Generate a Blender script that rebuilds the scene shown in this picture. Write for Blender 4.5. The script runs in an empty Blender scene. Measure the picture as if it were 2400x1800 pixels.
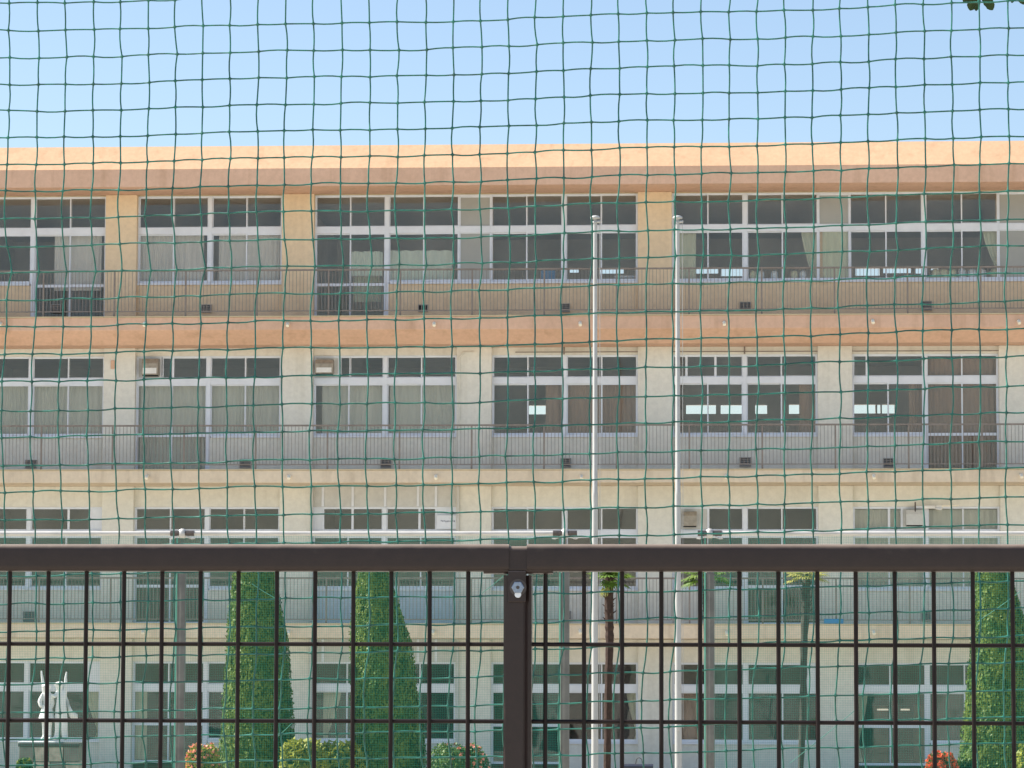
import bpy, math, random
from mathutils import Vector, Matrix
R = math.radians
rnd = random.Random(7)
scn = bpy.context.scene
COL = scn.collection

# ------------------------------------------------------------------ camera
EYE = Vector((0.0, 0.0, 2.0))
FPX = 7500.0                       # focal length in pixels of a 2400 px wide frame
YAW, PITCH, ROLL = R(3.2), R(4.5), math.atan(6.5 / 2400.0)
SHY = 130.0 / 2400.0
fw = Vector((-math.sin(YAW) * math.cos(PITCH), math.cos(YAW) * math.cos(PITCH), math.sin(PITCH)))
rt0 = Vector((math.cos(YAW), math.sin(YAW), 0.0))
up0 = rt0.cross(fw)
rt = rt0 * math.cos(ROLL) + up0 * math.sin(ROLL)
up = up0 * math.cos(ROLL) - rt0 * math.sin(ROLL)
cd = bpy.data.cameras.new('camera')
cam = bpy.data.objects.new('camera', cd)
COL.objects.link(cam)
M = Matrix.Identity(4)
for i in range(3):
    M[i][0], M[i][1], M[i][2], M[i][3] = rt[i], up[i], -fw[i], EYE[i]
cam.matrix_world = M
cd.sensor_fit = 'HORIZONTAL'
cd.sensor_width = 36.0
cd.lens = 36.0 * FPX / 2400.0
cd.shift_y = SHY
cd.clip_start, cd.clip_end = 0.1, 9000.0
scn.camera = cam

# ------------------------------------------------------------------ sky, sun, exposure
SUN_AZ, SUN_EL = R(-80.0), R(50.0)    # azimuth from +Y towards +X; the sun stands left and a little behind the school
wd = bpy.data.worlds.new('World')
scn.world = wd
wd.use_nodes = True
nt = wd.node_tree
bg = nt.nodes['Background']
sky = nt.nodes.new('ShaderNodeTexSky')
sky.sky_type = 'NISHITA'
sky.sun_disc = False
sky.sun_elevation = SUN_EL
sky.sun_rotation = SUN_AZ
sky.altitude = 50.0
sky.air_density = 1.0
sky.dust_density = 0.7
sky.ozone_density = 0.6
nt.links.new(sky.outputs['Color'], bg.inputs['Color'])
bg.inputs['Strength'].default_value = 0.075
sl = bpy.data.lights.new('sun', 'SUN')
sl.energy = 4.6
sl.angle = R(0.5)
sl.color = (1.0, 0.95, 0.86)
sun = bpy.data.objects.new('sun', sl)
COL.objects.link(sun)
sd = Vector((math.sin(SUN_AZ) * math.cos(SUN_EL), math.cos(SUN_AZ) * math.cos(SUN_EL), math.sin(SUN_EL)))
sun.rotation_euler = (-sd).to_track_quat('-Z', 'Y').to_euler()
scn.view_settings.view_transform = 'Standard'
scn.view_settings.look = 'None'
scn.view_settings.gamma = 1.0
scn.view_settings.use_curve_mapping = False
scn.view_settings.exposure = 1.27
scn.render.engine = 'CYCLES'
scn.cycles.use_denoising = True
scn.cycles.max_bounces = 10
scn.cycles.transparent_max_bounces = 24

# ------------------------------------------------------------------ helpers
def P(px, py, Y):
    d = fw + rt * ((px - 1200.0) / FPX) + up * ((900.0 - py) / FPX + SHY * 2400.0 / FPX)
    return EYE + d * ((Y - EYE.y) / d.y)

def Z(py, Y, px=1200.0):
    return P(px, py, Y).z

class MB:
    def __init__(s):
        s.v, s.f = [], []
    def box(s, x0, x1, y0, y1, z0, z1):
        n = len(s.v)
        s.v += [(x0, y0, z0), (x1, y0, z0), (x1, y1, z0), (x0, y1, z0), (x0, y0, z1), (x1, y0, z1), (x1, y1, z1), (x0, y1, z1)]
        s.f += [(n, n + 3, n + 2, n + 1), (n + 4, n + 5, n + 6, n + 7), (n, n + 1, n + 5, n + 4), (n + 1, n + 2, n + 6, n + 5), (n + 2, n + 3, n + 7, n + 6), (n + 3, n, n + 4, n + 7)]
        return s
    def tube(s, pts, r, sides=6, caps=True):
        pts = [Vector(p) for p in pts]
        rr = r if isinstance(r, (list, tuple)) else [r] * len(pts)
        n0 = len(s.v)
        ref = None
        for i, p in enumerate(pts):
            a = pts[max(i - 1, 0)]
            b = pts[min(i + 1, len(pts) - 1)]
            t = (b - a)
            t = t.normalized() if t.length > 1e-9 else Vector((0, 0, 1))
            if ref is None:
                ref = Vector((0, 1, 0)) if abs(t.y) < 0.9 else Vector((1, 0, 0))
            u = (ref - t * ref.dot(t)).normalized()
            w = t.cross(u)
            ref = u
            for k in range(sides):
                an = 2 * math.pi * k / sides
                s.v.append(tuple(p + (u * math.cos(an) + w * math.sin(an)) * rr[i]))
        for i in range(len(pts) - 1):
            for k in range(sides):
                a, b = n0 + i * sides + k, n0 + i * sides + (k + 1) % sides
                s.f.append((a, b, b + sides, a + sides))
        if caps:
            s.cap([s.v[n0 + k] for k in reversed(range(sides))])
            e = n0 + (len(pts) - 1) * sides
            s.cap([s.v[e + k] for k in range(sides)])
        return s
    def cap(s, ring_):
        c = len(s.v)
        s.v += ring_
        s.f.append(tuple(range(c, c + len(ring_))))
    def prism_x(s, prof, x0, x1):          # prof: list of (y, z), extruded along x
        n, m = len(s.v), len(prof)
        s.v += [(x0, y, z) for y, z in prof] + [(x1, y, z) for y, z in prof]
        for i in range(m):
            j = (i + 1) % m
            s.f.append((n + i, n + j, n + m + j, n + m + i))
        s.cap([s.v[n + i] for i in reversed(range(m))])
        s.cap([s.v[n + m + i] for i in range(m)])
        return s
    def prism_z(s, prof, z0, z1):
        n, m = len(s.v), len(prof)
        s.v += [(x, y, z0) for x, y in prof] + [(x, y, z1) for x, y in prof]
        for i in range(m):
            j = (i + 1) % m
            s.f.append((n + i, n + j, n + m + j, n + m + i))
        s.f.append(tuple(n + i for i in reversed(range(m))))
        s.f.append(tuple(n + m + i for i in range(m)))
        return s
    def lathe(s, c, prof, sides=16):       # prof: list of (r, z) about a vertical axis
        n = len(s.v)
        for r, z in prof:
            for k in range(sides):
                a = 2 * math.pi * k / sides
                s.v.append((c[0] + r * math.cos(a), c[1] + r * math.sin(a), c[2] + z))
        for i in range(len(prof) - 1):
            for k in range(sides):
                a, b = n + i * sides + k, n + i * sides + (k + 1) % sides
                s.f.append((a, b, b + sides, a + sides))
        s.cap([s.v[n + k] for k in reversed(range(sides))])
        e = n + (len(prof) - 1) * sides
        s.cap([s.v[e + k] for k in range(sides)])
        return s
    def tri(s, a, b, c):
        n = len(s.v)
        s.v += [tuple(a), tuple(b), tuple(c)]
        s.f.append((n, n + 1, n + 2))
    def quad(s, a, b, c, d):
        n = len(s.v)
        s.v += [tuple(a), tuple(b), tuple(c), tuple(d)]
        s.f.append((n, n + 1, n + 2, n + 3))
    def mesh(s, name, mat, smooth=False):
        me = bpy.data.meshes.new(name)
        me.from_pydata(s.v, [], s.f)
        me.validate()
        me.update()
        if mat:
            me.materials.append(mat)
        if smooth:
            for p in me.polygons:
                p.use_smooth = True
        return me
    def build(s, name, mat, parent=None, smooth=False, bevel=0.0):
        o = bpy.data.objects.new(name, s.mesh(name, mat, smooth))
        COL.objects.link(o)
        if parent:
            o.parent = parent
            o.matrix_parent_inverse = Matrix.Translation(-parent_world(parent))
        if bevel:
            m = o.modifiers.new('bevel', 'BEVEL')
            m.width, m.segments, m.limit_method = bevel, 2, 'ANGLE'
        return o

def parent_world(o):
    return o.location.copy() if o.type == 'EMPTY' else Vector((0, 0, 0))   # mesh parts sit at the world origin

def tag(o, label, cat, group=None, kind=None):
    o['label'] = label
    o['category'] = cat
    if group:
        o['group'] = group
    if kind:
        o['kind'] = kind
    return o

def struct(o, kind='structure'):
    o['kind'] = kind
    return o

def thing(name, label, cat, loc=(0, 0, 0), group=None):
    o = bpy.data.objects.new(name, None)
    COL.objects.link(o)
    o.location = loc
    o.empty_display_size = 0.2
    return tag(o, label, cat, group)

# ------------------------------------------------------------------ materials
def mat_new(name):
    m = bpy.data.materials.new(name)
    m.use_nodes = True
    n = m.node_tree
    b = n.nodes['Principled BSDF']
    return m, n, b

def plain(name, col, rough=0.6, metal=0.0, var=0.12, scale=6.0, bump=0.0, bscale=60.0, coord='Object', stretch=None, spec=0.5):
    m, n, b = mat_new(name)
    b.inputs['Roughness'].default_value = rough
    b.inputs['Metallic'].default_value = metal
    b.inputs['Specular IOR Level'].default_value = spec
    tc = n.nodes.new('ShaderNodeTexCoord')
    src = tc.outputs[coord]
    if stretch:
        mp = n.nodes.new('ShaderNodeMapping')
        mp.inputs['Scale'].default_value = stretch
        n.links.new(src, mp.inputs['Vector'])
        src = mp.outputs['Vector']
    nz = n.nodes.new('ShaderNodeTexNoise')
    nz.inputs['Scale'].default_value = scale
    nz.inputs['Detail'].default_value = 5.0
    nz.inputs['Roughness'].default_value = 0.65
    n.links.new(src, nz.inputs['Vector'])
    cr = n.nodes.new('ShaderNodeValToRGB')
    cr.color_ramp.elements[0].position = 0.3
    cr.color_ramp.elements[1].position = 0.7
    cr.color_ramp.elements[0].color = tuple(c * (1 - var) for c in col) + (1,)
    cr.color_ramp.elements[1].color = tuple(min(1, c * (1 + var)) for c in col) + (1,)
    n.links.new(nz.outputs['Fac'], cr.inputs['Fac'])
    n.links.new(cr.outputs['Color'], b.inputs['Base Color'])
    if bump:
        n2 = n.nodes.new('ShaderNodeTexNoise')
        n2.inputs['Scale'].default_value = bscale
        n2.inputs['Detail'].default_value = 4.0
        n.links.new(src, n2.inputs['Vector'])
        bp = n.nodes.new('ShaderNodeBump')
        bp.inputs['Strength'].default_value = bump
        bp.inputs['Distance'].default_value = 0.01
        n.links.new(n2.outputs['Fac'], bp.inputs['Height'])
        n.links.new(bp.outputs['Normal'], b.inputs['Normal'])
    return m

def wall_paint(name, col, stain, amount=0.5):
    """old exterior paint: blotches, vertical weather streaks and a fine plaster grain"""
    m, n, b = mat_new(name)
    b.inputs['Roughness'].default_value = 0.85
    b.inputs['Specular IOR Level'].default_value = 0.25
    tc = n.nodes.new('ShaderNodeTexCoord')
    def noise(sc, st, det=5.0):
        mp = n.nodes.new('ShaderNodeMapping')
        mp.inputs['Scale'].default_value = st
        n.links.new(tc.outputs['Object'], mp.inputs['Vector'])
        z = n.nodes.new('ShaderNodeTexNoise')
        z.inputs['Scale'].default_value = sc
        z.inputs['Detail'].default_value = det
        z.inputs['Roughness'].default_value = 0.6
        n.links.new(mp.outputs['Vector'], z.inputs['Vector'])
        return z.outputs['Fac']
    def ramp(src, a, c):
        r = n.nodes.new('ShaderNodeMapRange')
        r.inputs['From Min'].default_value = a
        r.inputs['From Max'].default_value = c
        n.links.new(src, r.inputs['Value'])
        return r.outputs['Result']
    streak = ramp(noise(1.0, (3.2, 3.2, 0.22)), 0.52, 0.85)
    blot = ramp(noise(0.55, (1, 1, 1.3)), 0.35, 0.75)
    fine = ramp(noise(9.0, (1, 1, 1), 6.0), 0.25, 0.8)
    mul = n.nodes.new('ShaderNodeMath')
    mul.operation = 'MULTIPLY_ADD'
    n.links.new(streak, mul.inputs[0])
    mul.inputs[1].default_value = amount
    bl = n.nodes.new('ShaderNodeMath')
    bl.operation = 'MULTIPLY'
    n.links.new(blot, bl.inputs[0])
    bl.inputs[1].default_value = amount * 0.45
    n.links.new(bl.outputs[0], mul.inputs[2])
    mx = n.nodes.new('ShaderNodeMix')
    mx.data_type = 'RGBA'
    mx.inputs['A'].default_value = col + (1,)
    mx.inputs['B'].default_value = stain + (1,)
    n.links.new(mul.outputs[0], mx.inputs['Factor'])
    m2 = n.nodes.new('ShaderNodeMix')
    m2.data_type = 'RGBA'
    m2.blend_type = 'MULTIPLY'
    m2.inputs['Factor'].default_value = 1.0
    n.links.new(mx.outputs['Result'], m2.inputs['A'])
    cr = n.nodes.new('ShaderNodeValToRGB')
    cr.color_ramp.elements[0].color = (0.88, 0.88, 0.88, 1)
    cr.color_ramp.elements[1].color = (1.06, 1.06, 1.06, 1)
    n.links.new(fine, cr.inputs['Fac'])
    n.links.new(cr.outputs['Color'], m2.inputs['B'])
    n.links.new(m2.outputs['Result'], b.inputs['Base Color'])
    bp = n.nodes.new('ShaderNodeBump')
    bp.inputs['Strength'].default_value = 0.25
    bp.inputs['Distance'].default_value = 0.01
    n.links.new(fine, bp.inputs['Height'])
    n.links.new(bp.outputs['Normal'], b.inputs['Normal'])
    return m

def glass_mat(name, tint):
    m = bpy.data.materials.new(name)
    m.use_nodes = True
    n = m.node_tree
    n.nodes.clear()
    out = n.nodes.new('ShaderNodeOutputMaterial')
    mix = n.nodes.new('ShaderNodeMixShader')
    tr = n.nodes.new('ShaderNodeBsdfTransparent')
    tr.inputs['Color'].default_value = tint + (1,)
    gl = n.nodes.new('ShaderNodeBsdfGlossy')
    gl.inputs['Roughness'].default_value = 0.02
    lw = n.nodes.new('ShaderNodeLayerWeight')
    lw.inputs['Blend'].default_value = 0.5
    pw = n.nodes.new('ShaderNodeMath')
    pw.operation = 'POWER'
    n.links.new(lw.outputs['Facing'], pw.inputs[0])
    pw.inputs[1].default_value = 5.0
    fr = n.nodes.new('ShaderNodeMath')
    fr.operation = 'MULTIPLY_ADD'
    n.links.new(pw.outputs[0], fr.inputs[0])
    fr.inputs[1].default_value = 0.955
    fr.inputs[2].default_value = 0.046
    tc = n.nodes.new('ShaderNodeTexCoord')
    nz = n.nodes.new('ShaderNodeTexNoise')
    nz.inputs['Scale'].default_value = 1.2
    n.links.new(tc.outputs['Object'], nz.inputs['Vector'])
    bp = n.nodes.new('ShaderNodeBump')
    bp.inputs['Strength'].default_value = 0.06
    bp.inputs['Distance'].default_value = 0.05
    n.links.new(nz.outputs['Fac'], bp.inputs['Height'])
    n.links.new(bp.outputs['Normal'], gl.inputs['Normal'])
    n.links.new(fr.outputs[0], mix.inputs['Fac'])
    n.links.new(tr.outputs['BSDF'], mix.inputs[1])
    n.links.new(gl.outputs['BSDF'], mix.inputs[2])
    # thin uneven film of dust
    df = n.nodes.new('ShaderNodeBsdfDiffuse')
    df.inputs['Color'].default_value = (0.62, 0.62, 0.59, 1)
    mp = n.nodes.new('ShaderNodeMapping')
    mp.inputs['Scale'].default_value = (1.0, 1.0, 0.45)
    n.links.new(tc.outputs['Object'], mp.inputs['Vector'])
    nd = n.nodes.new('ShaderNodeTexNoise')
    nd.inputs['Scale'].default_value = 1.6
    nd.inputs['Detail'].default_value = 6.0
    n.links.new(mp.outputs['Vector'], nd.inputs['Vector'])
    mr = n.nodes.new('ShaderNodeMapRange')
    mr.inputs['From Min'].default_value = 0.3
    mr.inputs['From Max'].default_value = 0.75
    mr.inputs['To Min'].default_value = 0.012
    mr.inputs['To Max'].default_value = 0.065
    n.links.new(nd.outputs['Fac'], mr.inputs['Value'])
    m2 = n.nodes.new('ShaderNodeMixShader')
    n.links.new(mr.outputs['Result'], m2.inputs['Fac'])
    n.links.new(mix.outputs['Shader'], m2.inputs[1])
    n.links.new(df.outputs['BSDF'], m2.inputs[2])
    n.links.new(m2.outputs['Shader'], out.inputs['Surface'])
    return m

def leaf_mat(name, c0, c1, scale=3.0, trans=0.25, rough=0.55):
    m, n, b = mat_new(name)
    b.inputs['Roughness'].default_value = rough
    b.inputs['Specular IOR Level'].default_value = 0.3
    tc = n.nodes.new('ShaderNodeTexCoord')
    nz = n.nodes.new('ShaderNodeTexNoise')
    nz.inputs['Scale'].default_value = scale
    nz.inputs['Detail'].default_value = 6.0
    n.links.new(tc.outputs['Object'], nz.inputs['Vector'])
    cr = n.nodes.new('ShaderNodeValToRGB')
    cr.color_ramp.elements[0].position = 0.32
    cr.color_ramp.elements[1].position = 0.68
    cr.color_ramp.elements[0].color = c0 + (1,)
    cr.color_ramp.elements[1].color = c1 + (1,)
    n.links.new(nz.outputs['Fac'], cr.inputs['Fac'])
    n.links.new(cr.outputs['Color'], b.inputs['Base Color'])
    if trans:
        tl = n.nodes.new('ShaderNodeBsdfTranslucent')
        n.links.new(cr.outputs['Color'], tl.inputs['Color'])
        mx = n.nodes.new('ShaderNodeMixShader')
        mx.inputs['Fac'].default_value = trans
        n.links.new(b.outputs['BSDF'], mx.inputs[1])
        n.links.new(tl.outputs['BSDF'], mx.inputs[2])
        n.links.new(mx.outputs['Shader'], n.nodes['Material Output'].inputs['Surface'])
    return m

def cloth_mat(name, col, trans=0.3):
    m = plain(name, col, 0.9, var=0.1, scale=2.0, stretch=(6, 6, 0.4), spec=0.1)
    n = m.node_tree
    b = n.nodes['Principled BSDF']
    tl = n.nodes.new('ShaderNodeBsdfTranslucent')
    tl.inputs['Color'].default_value = col + (1,)
    mx = n.nodes.new('ShaderNodeMixShader')
    mx.inputs['Fac'].default_value = trans
    n.links.new(b.outputs['BSDF'], mx.inputs[1])
    n.links.new(tl.outputs['BSDF'], mx.inputs[2])
    n.links.new(mx.outputs['Shader'], n.nodes['Material Output'].inputs['Surface'])
    return m

MT = dict(
    tan=wall_paint('tan_wall_paint', (0.80, 0.63, 0.43), (0.64, 0.485, 0.31), 0.6),
    cream=wall_paint('cream_wall_paint', (0.77, 0.75, 0.67), (0.59, 0.56, 0.47), 0.65),
    salmon=wall_paint('salmon_fascia_paint', (0.72, 0.47, 0.335), (0.50, 0.31, 0.20), 0.8),
    coping=wall_paint('orange_coping_paint', (0.56, 0.355, 0.22), (0.40, 0.25, 0.145), 0.85),
    peach=wall_paint('peach_fascia_paint', (0.76, 0.63, 0.47), (0.52, 0.41, 0.29), 0.85),
    panel=wall_paint('grey_metal_panel', (0.62, 0.62, 0.59), (0.50, 0.50, 0.47), 0.5),
    bluepanel=wall_paint('pale_blue_panel', (0.55, 0.62, 0.70), (0.45, 0.5, 0.56), 0.3),
    soffit=wall_paint('olive_soffit_paint', (0.60, 0.49, 0.31), (0.44, 0.36, 0.22), 0.5),
    inside=plain('interior_paint', (0.80, 0.76, 0.70), 0.9, var=0.1, scale=1.0),
    insidedark=plain('interior_paint_shaded', (0.05, 0.06, 0.052), 0.9, var=0.1, scale=1.0),  # shaded copy of the interior paint, dimness of the ground-floor rooms put into the colour
    insidefloor=plain('interior_floor', (0.16, 0.12, 0.08), 0.8),
    alu=plain('white_aluminium', (0.72, 0.75, 0.80), 0.4, 0.0, 0.06, 3.0),
    glass=glass_mat('window_glass', (0.97, 0.955, 0.93)),
    frost=plain('frosted_panel', (0.36, 0.36, 0.33), 0.35, var=0.06, scale=1.5),
    rail=plain('weathered_steel_rail', (0.21, 0.175, 0.15), 0.6, 0.0, 0.2, 8.0),
    vent=plain('vent_metal', (0.30, 0.285, 0.265), 0.5, 0.3),
    ventblack=plain('vent_opening', (0.012, 0.012, 0.013), 0.8),
    hood=plain('aged_hood_metal', (0.34, 0.30, 0.24), 0.5, 0.2, 0.25, 9.0),
    hoodwhite=plain('white_hood', (0.75, 0.74, 0.70), 0.5),
    spout=plain('spout_plastic', (0.92, 0.84, 0.68), 0.5),
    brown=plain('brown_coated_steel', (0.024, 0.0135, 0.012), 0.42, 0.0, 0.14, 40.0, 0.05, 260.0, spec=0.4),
    brownwire=plain('brown_coated_wire', (0.010, 0.0045, 0.004), 0.5, 0.0, 0.2, 30.0, spec=0.25),
    zinc=plain('zinc_bolt', (0.24, 0.29, 0.37), 0.42, 0.5, 0.2, 300.0),
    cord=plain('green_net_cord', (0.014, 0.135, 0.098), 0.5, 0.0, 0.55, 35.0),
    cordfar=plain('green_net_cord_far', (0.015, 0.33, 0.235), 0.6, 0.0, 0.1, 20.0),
    rope=plain('pale_green_rope', (0.07, 0.27, 0.20), 0.6),
    pipe=plain('pale_galvanised_pipe', (0.50, 0.48, 0.45), 0.4, 0.15, 0.15, 6.0, stretch=(1, 6, 6)),
    post=plain('grey_brown_post', (0.15, 0.145, 0.125), 0.7, 0.0, 0.25, 5.0),
    clamp=plain('dark_clamp', (0.075, 0.062, 0.058), 0.5, 0.4, 0.3, 40.0),
    pole=plain('white_pole_paint', (0.43, 0.43, 0.415), 0.35, 0.0, 0.06, 4.0),
    stone=plain('pedestal_stone', (0.34, 0.31, 0.25), 0.85, 0.0, 0.35, 5.0, 0.3, 30.0),
    darkstone=plain('dark_slab_stone', (0.045, 0.047, 0.042), 0.6, 0.0, 0.3, 8.0),
    statue=plain('white_statue_plaster', (0.66, 0.67, 0.65), 0.6, 0.0, 0.08, 6.0),
    ground=plain('school_yard_sand', (0.41, 0.375, 0.31), 0.95, 0.0, 0.15, 0.3, 0.2, 4.0),
    bark=plain('dark_bark', (0.075, 0.055, 0.04), 0.95, 0.0, 0.35, 12.0, 0.6, 30.0),
    palmbark=plain('palm_fibre', (0.042, 0.024, 0.017), 0.95, 0.0, 0.45, 14.0, 0.7, 40.0),
    greybark=plain('grey_palm_bark', (0.05, 0.045, 0.036), 0.95, 0.0, 0.35, 14.0, 0.6, 40.0),
    cypress=leaf_mat('cypress_foliage', (0.045, 0.105, 0.012), (0.14, 0.185, 0.020), 4.0, 0.1),
    cypressin=plain('cypress_inner', (0.042, 0.088, 0.011), 0.95),
    palm=leaf_mat('palm_frond', (0.06, 0.14, 0.02), (0.16, 0.24, 0.04), 3.0, 0.3),
    palmyellow=leaf_mat('dry_palm_frond', (0.20, 0.22, 0.05), (0.40, 0.37, 0.10), 3.0, 0.3),
    shrub=leaf_mat('shrub_leaf', (0.03, 0.07, 0.012), (0.11, 0.17, 0.025), 5.0, 0.2),
    shrubyellow=leaf_mat('yellow_green_leaf', (0.16, 0.20, 0.025), (0.42, 0.42, 0.06), 5.0, 0.25),
    flower=leaf_mat('azalea_flower', (0.66, 0.19, 0.12), (0.80, 0.36, 0.26), 6.0, 0.25),
    flowerred=leaf_mat('red_flower', (0.66, 0.085, 0.035), (0.82, 0.20, 0.08), 6.0, 0.25),
    oak=leaf_mat('dark_tree_leaf', (0.02, 0.035, 0.01), (0.05, 0.08, 0.02), 40.0, 0.2),
    curtain=cloth_mat('grey_curtain', (0.80, 0.81, 0.79)),
    curtaingreen=cloth_mat('pale_green_curtain', (0.68, 0.74, 0.58)),
    curtaindull=cloth_mat('dull_green_grey_curtain', (0.66, 0.70, 0.64)),
    curtainbrown=cloth_mat('brown_curtain', (0.31, 0.225, 0.165), 0.15),
    curtaindark=cloth_mat('dark_curtain', (0.13, 0.12, 0.105), 0.1),
    mint=cloth_mat('mint_cloth', (0.80, 0.92, 0.82), 0.3),
    paleblue=plain('pale_blue_cushion', (0.74, 0.84, 0.94), 0.8),
    paleolive=plain('pale_olive_cushion', (0.66, 0.68, 0.48), 0.8),
    blue=plain('blue_plastic', (0.05, 0.20, 0.42), 0.5),
    navy=plain('dark_navy_paint', (0.02, 0.025, 0.04), 0.35),
    board=plain('white_board', (0.74, 0.77, 0.82), 0.5, var=0.04),
    ink=plain('grey_ink', (0.22, 0.24, 0.30), 0.7),
    lampwarm=plain('warm_wood_panel', (0.30, 0.20, 0.11), 0.7, var=0.25, scale=3.0),
)
def add_lit_top(m, col):  # paints the lit upper edge as a lighter colour on upward faces
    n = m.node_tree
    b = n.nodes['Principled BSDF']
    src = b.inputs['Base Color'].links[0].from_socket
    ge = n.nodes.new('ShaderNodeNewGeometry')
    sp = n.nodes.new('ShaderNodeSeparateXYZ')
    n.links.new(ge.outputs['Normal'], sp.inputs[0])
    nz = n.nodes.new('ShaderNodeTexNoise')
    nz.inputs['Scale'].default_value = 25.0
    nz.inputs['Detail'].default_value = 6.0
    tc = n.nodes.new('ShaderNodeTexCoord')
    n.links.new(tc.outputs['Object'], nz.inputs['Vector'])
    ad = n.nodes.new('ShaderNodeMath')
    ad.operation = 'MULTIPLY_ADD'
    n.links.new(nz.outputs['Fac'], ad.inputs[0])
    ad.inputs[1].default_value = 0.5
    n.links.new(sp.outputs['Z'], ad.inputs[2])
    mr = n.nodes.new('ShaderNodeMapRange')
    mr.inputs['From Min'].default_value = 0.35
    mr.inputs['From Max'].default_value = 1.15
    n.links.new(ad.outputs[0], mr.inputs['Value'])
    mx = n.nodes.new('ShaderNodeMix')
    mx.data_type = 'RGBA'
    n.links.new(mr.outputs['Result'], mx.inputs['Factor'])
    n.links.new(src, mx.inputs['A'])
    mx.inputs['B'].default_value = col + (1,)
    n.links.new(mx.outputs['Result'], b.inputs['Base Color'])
add_lit_top(MT['brown'], (0.20, 0.155, 0.125))
tube_m, tn, tb = mat_new('ceiling_tube_glow')
tb.inputs['Emission Color'].default_value = (1.0, 0.93, 0.75, 1)
tb.inputs['Emission Strength'].default_value = 0.3
MT['tube'] = tube_m

# ------------------------------------------------------------------ ground
g = MB()
n = 24
ext = [-4000, -1200, -400, -150, -80, -50, -30, -15, 0, 15, 30, 50, 80, 150, 400, 1200, 4000]
ys = [-4000, -1200, -400, -100, -30, 0, 10, 30, 50, 70, 100, 200, 600, 1500, 5000]
for yy in ys:
    for xx in ext:
        g.v.append((xx, yy, 0.0))
W = len(ext)
for j in range(len(ys) - 1):
    for i in range(W - 1):
        g.f.append((j * W + i, j * W + i + 1, (j + 1) * W + i + 1, (j + 1) * W + i))
struct(g.build('ground', MT['ground']))

# ------------------------------------------------------------------ school building
YW = 78.6                 # front face of the pillars
YI = YW + 0.14            # front face of the recessed wall
YG = YW + 0.22            # glazing plane
YB = YW - 1.2            # balcony front
YR = YW + 8.2             # rear wall of the rooms
REF = 950.0
PIL = [(-605, -527), (-181, -104), (242, 316), (657, 733), (1070, 1152), (1495, 1575), (1917, 1998), (2342, 2422), (2767, 2847), (3190, 3268)]
PX = [(P(a, REF, YW).x, P(b, REF, YW).x) for a, b in PIL]
BX0, BX1 = PX[0][0], PX[-1][1]
FLOOR = [0.2, Z(1464, YB), Z(1102, YB), Z(741, YB)]
EAVE = Z(433, YB)
HEAD = [Z(v, YG) for v in (1552, 1188, 833, 456)]
TRT = [Z(v, YG) for v in (1605, 1243, 885, 530.5)]
TRB = [Z(v, YG) for v in (1621, 1258, 900, 545.5)]
SILL = [Z(v, YG) for v in (1738, 1380, 1021, 661)]
DOORB = [0.22] + [FLOOR[k] + 0.03 for k in (1, 2, 3)]
SOFF = [Z(1496, YB), Z(1131, YB), Z(806, YB + 0.55), EAVE]
FL_NAME = ['ground floor', 'second floor', 'third floor', 'top floor']

bld = thing('school_building', 'long four storey cream and salmon school building with open balconies and sliding windows', 'building', (0, YW, 0))
YREF = {0: 1650.0, 1: 1290.0, 2: 950.0, 3: 600.0}
def wx(px, k):            # x on the glazing plane of storey k
    return P(px, YREF[k], YG).x

# floor slabs and rear walls
for k in range(4):
    z1 = FLOOR[k]
    z0 = z1 - 0.3 if k else -0.3
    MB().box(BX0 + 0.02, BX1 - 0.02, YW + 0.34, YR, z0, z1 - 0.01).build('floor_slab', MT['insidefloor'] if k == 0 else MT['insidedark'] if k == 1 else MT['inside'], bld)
MB().box(BX0, BX1, YW + 0.34, YR + 0.25, EAVE - 0.02, EAVE + 0.25).build('roof_slab', MT['panel'], bld)

REAR = {3: [(1335, 1356, 630, 639), (1405, 1462, 630, 641), (1628, 1684, 628, 641), (1690, 1742, 628, 647), (2005, 2062, 628, 646), (2070, 2136, 628, 640), (2146, 2172, 628, 641), (2182, 2200, 628, 633)],
        2: [(1239, 1283, 950, 971), (1608, 1678, 949, 970), (1689, 1746, 949, 970), (1770, 1798, 949, 970), (1849, 1876, 948, 970), (1999, 2052, 948, 969), (2056, 2064, 948, 969), (2067, 2097, 948, 969)],
        1: [], 0: []}
for k in range(4):
    zt = (FLOOR[k + 1] - 0.3 if k < 3 else EAVE - 0.02)
    m = MB()
    holes = []
    for a, b_, c, d in REAR[k]:
        p, q = P(a, c, YR), P(b_, d, YR)
        holes.append((p.x, q.x, q.z, p.z))
    holes.sort()
    x = BX0
    for hx0, hx1, hz0, hz1 in holes:
        m.box(x, hx0, YR, YR + 0.18, FLOOR[k] - 0.01, zt)
        m.box(hx0, hx1, YR, YR + 0.18, FLOOR[k] - 0.01, hz0)
        m.box(hx0, hx1, YR, YR + 0.18, hz1, zt)
        x = hx1
    m.box(x, BX1, YR, YR + 0.18, FLOOR[k] - 0.01, zt)
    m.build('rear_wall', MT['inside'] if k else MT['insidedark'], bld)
    # partitions between rooms
    for i in (0, 1, 3, 5, 7, 9):
        xm = (PX[i][0] + PX[i][1]) / 2
        MB().box(xm - 0.08, xm + 0.08, YW + 0.36, YR - 0.01, FLOOR[k], zt - 0.005).build('partition_wall', MT['inside'] if k else MT['insidedark'], bld)

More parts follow.
